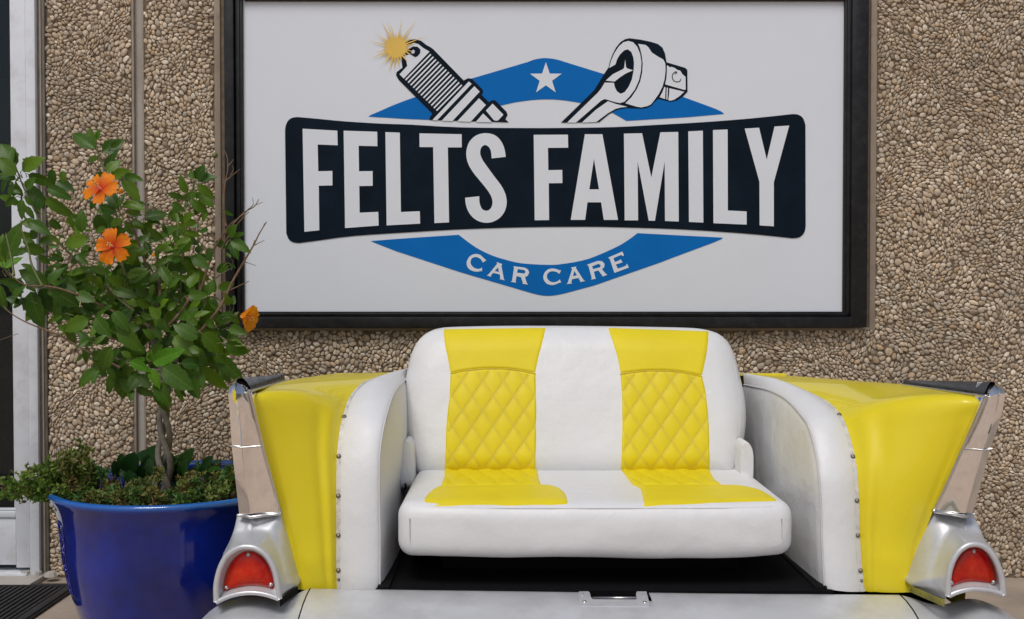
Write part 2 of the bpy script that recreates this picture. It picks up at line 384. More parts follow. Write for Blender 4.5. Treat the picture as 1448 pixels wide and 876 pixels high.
# pebbles: cells of a jittered, warped lattice, each a domed stone set in the mortar
def warp(p):
    q = p.copy()
    for amp, fr, ph in ((.020, 9.0, 0.), (.009, 23.0, 1.7), (.0045, 57.0, 3.1)):
        q[:, 0] += amp * np.sin(fr * p[:, 1] + 2.1 * np.sin(fr * .6 * p[:, 0] + ph) + ph)
        q[:, 1] += amp * np.sin(fr * p[:, 0] + 1.7 * np.sin(fr * .7 * p[:, 1] - ph) + 2 * ph)
    return q
def make_pebbles(x0, x1, z0, z1, seed, hole=None, pitch=.0152):
    rs = np.random.RandomState(seed); mg = .08
    nx = int((x1 - x0 + 2 * mg) / pitch) + 1; nz = int((z1 - z0 + 2 * mg) / pitch) + 1
    ix, iz = np.meshgrid(np.arange(nx), np.arange(nz), indexing='ij')
    S = np.stack([x0 - mg + (ix + .5 * (iz % 2) + (rs.rand(nx, nz) - .5) * .95) * pitch,
                  z0 - mg + (iz + (rs.rand(nx, nz) - .5) * .95) * pitch], -1)
    dead = rs.rand(nx, nz) < .16                       # missing seeds leave room for bigger neighbours
    S[dead] = 1e3
    NA = 8; th = np.arange(NA) * 2 * math.pi / NA
    dirs = np.stack([np.cos(th), np.sin(th)], -1)
    rad = np.full((nx, nz, NA), pitch * 1.25)
    for dx in range(-3, 4):
        for dz in range(-3, 4):
            if dx == 0 and dz == 0: continue
            N = np.full_like(S, 1e3)
            a0, a1 = max(0, -dx), min(nx, nx - dx); b0, b1 = max(0, -dz), min(nz, nz - dz)
            N[a0:a1, b0:b1] = S[a0 + dx:a1 + dx, b0 + dz:b1 + dz]
            d = N - S; dd = (d * d).sum(-1)
            pr = np.einsum('ijk,ak->ija', d, dirs)
            r = np.where(pr > 1e-6, dd[..., None] / (2 * np.maximum(pr, 1e-6)), 9.)
            r = np.where((dd > 4)[..., None], 9., r)
            rad = np.minimum(rad, r)
    rad = (np.roll(rad, 1, -1) + 7 * rad + np.roll(rad, -1, -1)) / 9
    keep = (~dead) & (iz > 2) & (ix > 2) & (iz < nz - 3) & (ix < nx - 3)
    c = S[keep]; r = rad[keep]; n = len(c)
    r = r * (0.97 + .06 * rs.rand(n, 1)) - .0006
    small = rs.rand(n) < .13
    r[small] *= .80
    r = np.maximum(r, .002)
    r *= 1 + .26 * (rs.rand(n, NA) - .5)
    hgt = (.0038 + .0045 * rs.rand(n)) * np.clip(r.mean(1) / .010, .55, 1.35)
    tilt = (rs.rand(n, 2) - .5) * .55
    pts = []; dep = []
    for sc, hh in ((1.0, -.15), (.95, .70), (.80, .98)):
        p = c[:, None, :] + dirs[None] * (r * sc)[..., None]
        pts.append(p)
        dep.append(hh * hgt[:, None] + ((dirs[None] * (r * sc)[..., None]) * tilt[:, None, :]).sum(-1) * (1 if hh > 0 else 0))
    pts.append(c[:, None, :]); dep.append(hgt[:, None] * 1.0)
    Pt = np.concatenate(pts, 1); Dp = np.concatenate(dep, 1); K = Pt.shape[1]
    W = warp(Pt.reshape(-1, 2)).reshape(n, K, 2)
    wc = W[:, -1]
    ext = (W[:, :NA].max(1) - W[:, :NA].min(1))
    lo = W[:, :NA].min(1); hi = W[:, :NA].max(1)
    ok = (wc[:, 0] > x0 + .003) & (wc[:, 0] < x1 - .003) & (wc[:, 1] > z0 + .002) & (wc[:, 1] < z1)
    W[..., 0] = np.clip(W[..., 0], x0 + .001, x1 - .001); W[..., 1] = np.clip(W[..., 1], z0, z1)   # stones at a border are cut flush
    if hole is not None:
        hx0, hx1, hz0, hz1 = hole
        ok &= ~((wc[:, 0] > hx0 - .003) & (wc[:, 0] < hx1 + .003) & (wc[:, 1] > hz0 - .003) & (wc[:, 1] < hz1))
    V = np.stack([W[..., 0], WY - np.maximum(Dp, -.002), W[..., 1]], -1)[ok]
    n = len(V)
    pal = np.array([(.47,.40,.325), (.55,.485,.41), (.40,.325,.25), (.34,.27,.20), (.49,.39,.285), (.64,.59,.53), (.44,.32,.21), (.42,.39,.355), (.53,.44,.345)])
    pw = np.array([.18, .18, .15, .12, .1, .13, .03, .06, .05]); pw /= pw.sum()
    colr = np.array([[1.14, 1.07, .95]]) * (pal[rs.choice(len(pal), n, p=pw)] * .75 + .25 * np.array([[.485,.41,.325]])) * (.76 + .44 * rs.rand(n, 1))
    F_ = []
    for i in range(2):
        for k in range(NA):
            k2 = (k + 1) % NA
            F_.append((i*NA+k, i*NA+k2, (i+1)*NA+k2, (i+1)*NA+k))
    for k in range(NA): F_.append((2*NA+k, 2*NA+(k+1) % NA, 3*NA))
    area = (ext[ok][:, 0] * ext[ok][:, 1])
    return V, colr, F_, area
def pebble_mesh(name, V, colr, F_):
    n, K = V.shape[:2]
    nq = sum(1 for f in F_ if len(f) == 4); 
    m = bpy.data.meshes.new(name)
    m.vertices.add(n * K); m.vertices.foreach_set('co', V.astype(np.float32).ravel())
    flat = np.concatenate([np.array(f) for f in F_]); lens = np.array([len(f) for f in F_])
    L = (flat[None, :] + (np.arange(n) * K)[:, None]).ravel().astype(np.int32)
    m.loops.add(len(L)); m.loops.foreach_set('vertex_index', L)
    tot = np.tile(lens, n); st = np.concatenate([[0], np.cumsum(tot)[:-1]]).astype(np.int32)
    m.polygons.add(len(tot)); m.polygons.foreach_set('loop_start', st)
    m.polygons.foreach_set('use_smooth', np.tile(np.arange(len(lens)) >= len(lens) // 3, n))
    a = m.attributes.new('stone', 'FLOAT_COLOR', 'POINT')
    cc = np.concatenate([np.repeat(colr, K, 0), np.ones((n * K, 1))], 1).astype(np.float32)
    a.data.foreach_set('color', cc.ravel())
    m.update(calc_edges=True); m.validate()
    m.materials.append(M['pebble'])
    return m
def vis(V):                               # stones the photograph shows plainly
    c = V.mean(1); px = c[:, 0] * F / WY + 724; py = 411 + (H - c[:, 2]) * F / WY
    return (py > 5) & (py < 640) & (px < 1440) & (((px > 70) & (px < 185) & (py < 180)) | ((px > 210) & (px < 300) & (py < 300)) | ((px > 1240) & (py < 535)) | ((px > 370) & (px < 560) & (py > 470) & (py < 520)) | ((px > 1070) & (py > 470) & (py < 520)))
setA = make_pebbles(xA0, xA1 - .004, .0, 2.75, 3)
setB = make_pebbles(xB0 + .005, XR, .0, 2.75, 11, hole=(sx0, sx1, sz0, 9))
cand = []
for si, (V, C_, F_, A_) in enumerate((setA, setB)):
    v = vis(V)
    for i in np.where(v)[0]: cand.append((A_[i], si, i))
cand.sort(reverse=True); pick = {0: set(), 1: set()}
for a, si, i in cand[:290]: pick[si].add(int(i))
for si, ((V, C_, F_, A_), pan) in enumerate(((setA, panA), (setB, panB))):
    mask = np.ones(len(V), bool); mask[list(pick[si])] = False
    o = bpy.data.objects.new('pebble_bed', pebble_mesh('pebble_bed', V[mask], C_[mask], F_)); link(o, pan); tag(o, kind='stuff')
    for i in sorted(pick[si]):
        o = bpy.data.objects.new('pebble', pebble_mesh('pebble', V[i:i+1], C_[i:i+1], F_)); link(o, pan)
# wall beyond the door, lintel
dx1 = X(57.5)                              # outer edge of the white door jamb
MB().box((-7, WY, 0), (-3.05, WY + .2, TOP)).build('far_aggregate_panel', M['agg_far'], bld, False)
MB().box((-3.05, WY, 2.5), (xA0, WY + .2, TOP)).build('lintel_panel', M['agg_far'], bld, False)
MB().box((dx1, WY - .012, 0), (xA0 + .003, WY + .1, 2.5), .003).build('door_sealant', M['seal'], bld, True, 30)
MB().box((dx1 + .012, WY - .017, 0), (dx1 + .018, WY + .09, 2.5), .001).build('seal_bead', M['edge'], bld, True, 30)
# door frame and door
xs = X(42.8); xg = X(22.5)
MB().box((xs + .003, WY - .03, .0), (dx1, WY + .1, 2.5), .003).build('door_jamb', M['alu_white'], bld, True, 30)
door = MB().box((xg, WY - .018, .045), (xs - .002, WY + .03, 2.45), .003).build('glass_door', M['alu_white'], bld, True, 30)
zr = Zp(722); zr2 = Zp(731)
MB().box((-2.9, WY - .018, zr2), (xg, WY + .03, zr), .002).build('glazing_rail', M['alu_white'], door, True, 30)
MB().box((-2.9, WY - .012, .055), (xg - .003, WY + .025, zr2 - .003), .002).build('kick_panel', M['alu_white'], door, True, 30)
MB().box((-2.95, WY - .018, .055), (-2.9, WY + .03, 2.45), .003).build('door_stile', M['alu_white'], door, True, 30)
MB().box((xg - .009, WY - .010, zr + .012), (xg - .001, WY + .02, 2.4), .001).build('glazing_bead', M['alu_white'], door, True, 30)
MB().box((-2.9, WY - .010, zr + .002), (xg - .001, WY + .02, zr + .010), .001).build('glazing_bead', M['alu_white'], door, True, 30)
MB().box((-2.9, WY + .004, zr + .008), (xg, WY + .010, 2.45)).build('pane', M['glass'], door, False)
MB().box((-3.05, WY - .03, .0), (-2.955, WY + .1, 2.5), .003).build('door_jamb', M['alu_white'], bld, True, 30)
MB().box((-2.95, WY - .055, .004), (xs, WY + .06, .030), .004).build('threshold', M['alu_white'], bld, True, 30)
sill = MB()
sill.box((-3.1, WY - .16, -.01), (X(66), WY - .0, .022), .005); sill.build('door_sill', M['joint'], bld, True, 30)
for k, (a, b_) in enumerate(((28, 44), (48, 60), (62, 82))):       # broken bits of sill mortar
    q = MB(); c = P(.5 * (a + b_), 802, WY - .03 - .01 * k); rr = (b_ - a) * WY / F * .5
    ring = [Vector((c.x + rr * math.cos(t) * (.8 + .3 * rng.random()), c.y + .022 * math.sin(t), .02)) for t in np.linspace(0, 2 * math.pi, 9)[:-1]]
    top = [Vector((c.x + (p.x - c.x) * .75, c.y + (p.y - c.y) * .7, .034 + .006 * rng.random())) for p in ring]
    q.grid([ring, top], True); q.f.append(tuple(range(8, 16))); q.build('mortar_chip', M['joint'], bld, True, 25)
# dim interior behind the glass
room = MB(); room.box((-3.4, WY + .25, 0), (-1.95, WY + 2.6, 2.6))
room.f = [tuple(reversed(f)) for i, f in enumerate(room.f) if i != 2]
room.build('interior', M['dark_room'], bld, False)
for k in range(6):
    xx = -2.86 + k * .145
    MB().box((xx, WY + .9 + .05 * (k % 2), .1), (xx + .11, WY + .93 + .05 * (k % 2), 2.2), .008).build('interior_blind', M['curtain'], bld, True, 30)

# ------------------------------------------------------------------ door mat
z_ = .0
mx1 = on_z(97, 838, .012).x; my1 = on_z(60, 826, .012).y
dm = thing('door_mat', (mx1 - .5, my1 - .35, 0), 'black ribbed rubber door mat on the pavement before the white door', 'mat')
mb = MB(); mb.box((mx1 - 1.1, my1 - .72, .004), (mx1, my1, .012), .003); mb.build('backing', M['rubber'], dm, True, 30)
rib0 = None
for k in range(46):
    xx = mx1 - .05 - k * .0225
    if rib0 is None:
        rib0 = MB().box((-.006, my1 - .67, .0115), (.006, my1 - .045, .0175), .002).build('rib', M['rubber'], dm, True, 30); o = rib0
    else:
        o = rib0.copy(); COL.objects.link(o)
    o.location.x = xx
MB().box((mx1 - .038, my1 - .70, .0115), (mx1 - .006, my1 - .012, .019), .003).build('border', M['rubber'], dm, True, 30)
MB().box((mx1 - 1.09, my1 - .036, .0115), (mx1 - .039, my1 - .012, .0186), .003).build('border', M['rubber'], dm, True, 30)
MB().box((mx1 - 1.09, my1 - .70, .0115), (mx1 - .039, my1 - .676, .0186), .003).build('border', M['rubber'], dm, True, 30)

# ------------------------------------------------------------------ sign
SY = WY - .016                             # face of the white panel
sign = thing('shop_sign', (P(770, 220, SY).x, WY - .007, sz0), 'large white sign in black frame reading FELTS FAMILY CAR CARE', 'sign')
def fpt(px, py, D=SY): return P(px, py, D)
MB().box((fpt(340, 220).x, SY, fpt(0, 447).z), (fpt(1200, 220).x, WY - .002, fpt(0, -20).z)).build('panel', M['sign_white'], sign, False)
FR = WY - .045
def bar(pxa, pya, pxb, pyb, y0, name='frame_bar'):
    a = P(pxa, pya, y0); b = P(pxb, pyb, y0)
    MB().box((a.x, y0, b.z), (b.x, WY - .0015, a.z), .0025).build(name, M['black_frame'], sign, True, 30)
bar(316, -30, 332, 465.5, FR); bar(1206, -30, 1226, 462.5, FR)
bar(332.3, 448.5, 1205.7, 464.5, FR - .001); bar(332.3, -30, 1205.7, -8, FR - .001)
FI = WY - .030
bar(332.3, -7.5, 345, 448, FI, 'inner_bead'); bar(1195, -7.5, 1205.7, 448, FI, 'inner_bead')
bar(345.3, 441, 1194.7, 448.2, FI - .001, 'inner_bead'); bar(345.3, -7.5, 1194.7, 1.2, FI - .001, 'inner_bead')
bar(337, -7.4, 340, 444, FI - .006, 'glazing_strip'); bar(1199, -7.4, 1202, 444, FI - .006, 'glazing_strip')
bar(340.3, 443.6, 1198.7, 445.4, FI - .007, 'glazing_strip')
def Zc(ox, oy, s=7.961): return lambda *pts: [(ox + x / s, oy + y / s) for x, y in pts]
def decal(name, loops, layer, m, parent):
    y = SY - .0011 * layer
    L3 = [[P(px, py, y) for px, py in lp] for lp in loops]
    flat = [v for lp in L3 for v in lp]
    tris = tessellate_polygon([[Vector((v.x, v.z, 0)) for v in lp] for lp in L3])
    fs = []
    for t in tris:
        a, b_, c = (flat[i] for i in t)
        nrm = (b_ - a).cross(c - a)
        if nrm.length < 1e-12: continue
        fs.append(tuple(t) if nrm.y < 0 else tuple(reversed(t)))
    return obj(name, flat, fs, m, parent, False)
def stroke(pts, wd):                       # polyline -> outline
    pts = [np.array(p, float) for p in pts]; l = []; r = []
    for i, p in enumerate(pts):
        t = pts[min(i+1, len(pts)-1)] - pts[max(i-1, 0)]; t /= np.linalg.norm(t); n_ = np.array([-t[1], t[0]])
        l.append(tuple(p + n_ * wd / 2)); r.append(tuple(p - n_ * wd / 2))
    return l + r[::-1]
def cr2(pts, per=4): return [tuple(p) for p in catmull(pts, per)]
W_, NV, BL = M['sign_white'], M['sign_navy'], M['sign_blue']
# blue hexagon, upper and lower bands
up = cr2([(1024,161.5),(1019,157.5),(1006,152)], 3) + [(965.7,137.3),(854,105)] + cr2([(797,87.4),(786,84.2),(771,82.4),(757,84.2),(746,88.1)], 4) + \
     [(668,111)] + cr2([(585.8,138),(560,147.5),(534.7,158.5),(525,162.5),(521,165.3)], 4) + [(580,168.8),(607,169.8),(660,171),(684,157)] + \
     cr2([(708,149.7),(731,144.7),(761,141.2),(790,141.5),(822,146.2),(845,152),(865.4,159.8),(885.7,171.3)], 4) + [(971,166.2)]
decal('upper_band', [up], 1, BL, sign)
lo = [(524,341.2),(560,338.3),(581,336.8),(649,332.3)] + cr2([(650,333.5),(672.6,350),(694,360.8),(715.3,367.7),(738,372.7),(773,374.8),(794.5,373.7),(831,366.7),(869.3,350.7),(888,340),(901.4,330)], 4) + \
     [(1022.6,336.4)] + cr2([(1020,338.5),(1007,344),(964,360)], 3) + [(931,372.5),(840.4,404)] + cr2([(800,414.8),(787.7,417.5),(775,418.7),(762.6,417.5),(750,414.4)], 4) + [(650,385),(560,355.5),(535.7,346)]
lowb = decal('lower_band', [lo], 1, BL, sign)
st = []
cx_, cy_ = 771.9, 111.8
for k in range(10):
    rr = 23.6 if k % 2 == 0 else 9.2
    a = -math.pi / 2 + k * math.pi / 5
    st.append((cx_ + rr * math.cos(a), cy_ + rr * math.sin(a)))
decal('star', [st], 2, W_, sign)
bn = cr2([(403.1,190),(403.6,180),(407,171.5),(413,167),(421,165.8)], 5) + cr2([(450,168.4),(488,172),(540,175.2),(581,176.6),(650,180.4),(741,181.4),(800,181.2),(870,180),(930,176.8),(990,173.4),(1051,168.8),(1090,165)], 3) + \
     cr2([(1121,161.6),(1129,162.6),(1135.5,167.5),(1139,177)], 5) + cr2([(1139.3,320),(1137.5,328.5),(1131,335.5),(1121,337.3)], 5) + \
     cr2([(1100,335),(1051,330.4),(960,324.5),(870,321.6),(828,321),(741,321.7),(650,324.7),(581,328.6),(500,334),(450,340.4)], 3) + cr2([(423,344),(414,342.7),(408,338),(404.8,330)], 5)
ban = decal('banner', [bn], 2, NV, sign)
A1, A2 = Zc(400,160), Zc(400,250); C1, C2 = Zc(560,160), Zc(560,250); D1, D2 = Zc(740,170), Zc(740,250)
E1, E2 = Zc(870,160), Zc(870,250); G1, G2 = Zc(990,150), Zc(990,250)
letters = [
 [A1((222,178),(613,200),(617,364),(392,356),(398,657),(557,653),(558,816)) + A2((404,103),(410,605),(242,622))],
 [A1((684,200),(1062,212),(1064,375),(853,370),(857,657),(1010,655),(1011,820)) + A2((860,107),(864,407),(1074,397),(1078,552),(700,580))],
 [A1((1154,216),(1316,222)) + C2((55,399),(268,390),(271,530)) + A2((1168,550))],
 [C1((264,230),(739,240),(740,388),(583,388)) + C2((597,516),(432,524)) + C1((418,385),(265,384))],
 [cr2(C1((1235,495),(1222,410),(1190,330),(1140,270),(1080,238),(1000,228),(920,245),(860,285),(815,345),(792,430),(795,510),(820,590),(865,665)) +
      C2((905,0),(1000,115),(1060,200),(1085,270),(1080,330),(1055,370),(1015,385),(975,370),(948,325),(938,270),(937,222)), 3) +
  cr2(C2((778,238),(785,310),(810,385),(855,450),(920,498),(1000,520),(1080,512),(1155,475),(1210,415),(1240,340),(1245,260),(1225,180),(1180,95),(1108,0)) +
      C1((1030,610),(975,530),(948,460),(955,400),(980,370),(1010,362),(1045,385),(1068,430),(1077,512)), 3)],
 [D1((117,167),(502,165),(505,312),(277,314),(281,565),(438,562),(440,710),(286,712)) + D2((290,490),(128,492))],
 [D1((693,160),(890,160)) + D2((1066,488),(906,488),(876,290),(722,290),(696,487),(534,488)), D1((795,437),(852,781),(743,781))],
 [E1((98,233),(302,229),(406,727),(508,218),(709,214)) + E2((715,506),(560,500)) + E1((556,548)) + E2((447,497),(377,497)) + E1((252,550)) + E2((257,493),(106,493))],
 [E1((822,208),(986,200)) + E2((992,518),(830,511))],
 [E1((1100,193),(1265,186)) + G2((312,382),(524,393),(524,541),(150,525))],
 [G1((502,256),(664,246),(750,605),(838,232),(1003,222)) + G2((830,65),(830,560),(670,550),(668,60))]]
for lp in letters: decal('letter', lp, 3, W_, ban)
Hh, J = Zc(650,330), Zc(750,330)
small = [
 [cr2(Hh((302,308),(265,275),(235,247),(190,234),(150,240),(110,265),(85,305),(78,345),(90,385),(120,415),(165,432),(205,434),(235,426),(253,430)), 2) + cr2(Hh((250,385),(235,398),(210,403),(175,396),(145,376),(125,345),(124,310),(140,282),(170,270),(205,274),(240,297),(262,333)), 2) + Hh((275,320))],
 [Hh((415,325),(480,348),(470,365),(497,515),(510,532),(450,518),(458,505),(450,465),(378,447),(352,475),(355,492),(303,475),(322,468),(422,345)), Hh((432,385),(442,438),(395,427))],
 [Hh((604,372),(735,388),(770,410),(782,445),(765,482),(735,495),(755,560),(770,580),(706,570),(712,560),(690,495),(640,485),(630,545),(636,558),(575,548),(590,535),(612,390)), Hh((655,405),(725,415),(742,435),(728,455),(645,445))],
 [cr2(J((346,420),(320,415),(285,402),(240,398),(195,410),(160,445),(145,490),(155,535),(190,572),(245,585),(290,575),(320,560),(347,556)), 2) + cr2(J((330,520),(310,540),(275,552),(235,550),(200,525),(185,490),(195,455),(225,432),(265,430),(300,440),(325,460)), 2)],
 [J((455,388),(518,375),(512,392),(600,530),(618,540),(556,550),(562,538),(540,505),(468,520),(460,555),(470,568),(405,573),(420,560),(470,405)), J((495,425),(525,475),(480,485))],
 [J((638,355),(760,312),(805,315),(835,345),(830,385),(805,405),(850,460),(868,468),(812,490),(810,478),(765,420),(715,435),(732,505),(738,513),(682,524),(692,510),(655,372)), J((695,375),(765,345),(792,360),(785,385),(705,405))],
 [J((877,275),(1035,207),(1053,250),(1040,258),(1022,245),(935,282),(950,325),(1000,308),(1015,292),(1038,330),(1018,335),(962,352),(985,400),(1075,368),(1088,343),(1108,388),(945,448),(940,430),(895,295))]]
for lp in small: decal('letter', lp, 2, W_, lowb)
# spark plug
K1, K2 = Zc(510,20), Zc(580,80)
plug = decal('spark_plug', [K1((500,420),(490,330),(560,290),(620,286),(680,303),(740,350),(785,374),(815,395)) + K2((603,272),(650,246),(695,252),(812,370),(823,400),(806,435),(887,517),(930,490),(965,502),(1085,625),(1096,660),(1070,706),(1110,743),(215,717),(222,685),(250,645)) + K1((430,745),(398,690),(405,655),(470,605),(455,485))], 2, NV, sign)
decal('plug_head', [K1((525,355),(600,325),(650,340),(700,380),(775,425),(485,728),(437,680),(525,585),(515,540),(490,470),(540,460),(505,430),(505,380))], 3, W_, plug)
decal('electrode', [K1((545,390),(590,366),(640,370),(672,400),(670,440),(640,475),(612,487),(555,450),(520,430)), K1((565,420),(590,400),(612,415),(602,445),(575,445))], 4, NV, plug)
for k in range(13):
    a = (790 + k * 29, 455 + k * 28.7); b_ = (505 + k * 29, 745 + k * 28.6)
    decal('thread', [K1(*stroke([a, b_], 17))], 3, W_, plug)
for lp in (K2((660,282),(692,310),(302,721),(250,717)), K2((722,336),(783,397),(475,729),(355,724)), K2((775,472),(853,548),(680,737),(530,731)), K2((822,643),(922,742),(738,739)), K2((928,532),(1050,657),(990,722),(965,726),(940,716),(852,610))):
    decal('collar', [lp], 3, W_, plug)
# spark
sp = []; rays = {}
longr = [(465,45),(635,60),(80,298),(745,248),(100,510),(205,615),(305,670),(375,650),(225,70),(290,70),(130,185),(170,240),(330,95),(600,245),(150,430),(270,560)]
angs = [(math.atan2(y - 380, x - 400), math.hypot(x - 400, y - 380)) for x, y in longr]
for k in range(26): angs.append((-math.pi + k * 2 * math.pi / 26 + rng.uniform(-.08, .08), rng.uniform(140, 230)))
angs.sort()
for i, (a, l) in enumerate(angs):
    a2 = angs[(i + 1) % len(angs)][0] + (2 * math.pi if i == len(angs) - 1 else 0)
    sp.append((400 + l * math.cos(a), 380 + l * math.sin(a)))
    mid = (a + a2) / 2; rr = 106 + 25 * max(0, .12 - (a2 - a)) / .12
    sp.append((400 + rr * math.cos(mid), 380 + rr * math.sin(mid)))
decal('spark', [K1(*sp)], 5, M['sign_gold'], sign)
# ratchet wrench
V1, V2 = Zc(830,40), Zc(790,80)
wr = decal('wrench', [V1((245,440),(260,370),(290,290),(330,215),(380,155),(430,125),(480,115),(600,130),(720,155),(800,180),(850,220),(880,290),(895,385),(1105,448),(1130,470),(1132,715),(1080,770),(1010,815),(940,830),(800,795),(740,850)) + V2((1060,545),(1000,577),(940,588),(850,585),(760,582),(690,592),(640,608),(560,655),(455,742),(25,747),(330,450),(400,380),(450,300),(510,200))], 2, NV, sign)
decal('wrench_face', [V1((250,450),(270,370),(310,280),(360,205),(410,160),(465,145),(520,160),(565,210),(598,290),(613,380),(608,480),(585,590),(540,690),(480,770),(420,830),(370,845),(300,830),(240,810),(200,799)) + V2((480,497),(195,745),(95,745),(440,410),(480,360),(518,296)) + V1((303,616),(315,670),(340,715),(380,740),(425,720),(470,660),(505,580),(525,480),(530,400),(522,330),(500,270),(460,240),(420,250),(370,300),(340,350),(320,410))], 3, W_, wr)
decal('wrench_lever', [V1((210,592),(290,520),(410,460),(420,440),(430,355),(440,440),(455,455),(520,475),(440,510),(370,555),(312,602))], 3, W_, wr)
decal('wrench_head', [V1((575,178),(660,190),(690,215),(730,275),(790,315),(860,355),(882,400),(885,470),(875,570),(850,660),(810,740),(760,810)) + V2((1040,540),(1000,560),(930,575),(870,565),(750,528)) + V1((500,780),(560,690),(600,600),(622,500),(628,400),(615,300),(595,220))], 3, W_, wr)
decal('wrench_handle', [V2((555,505),(650,538),(775,568),(700,576),(640,592),(555,640),(425,738),(262,745),(420,600))], 3, W_, wr)
dr = decal('drive_square', [V1((900,420),(925,432),(935,445),(950,435),(990,450),(1015,470),(1050,480),(1075,520),(1110,550),(1112,690),(1100,697),(880,634),(895,560),(900,480))], 3, W_, wr)
for lp in (V1((872,662),(885,668),(880,800),(818,778),(850,720)), V1((898,670),(912,673),(906,805),(893,803)), V1((928,677),(1095,717),(1050,760),(985,805),(940,818),(915,812),(925,740))):
    decal('drive_facet', [lp], 3, W_, wr)
decal('drive_ball', [V1(*stroke(cr2([(1005,487),(972,510),(960,550),(975,590),(1015,606),(1048,595),(1056,572)], 4), 9))], 4, NV, wr)
decal('drive_ball', [V1((990,525),(1000,495),(1018,490),(1008,512))], 4, NV, wr)

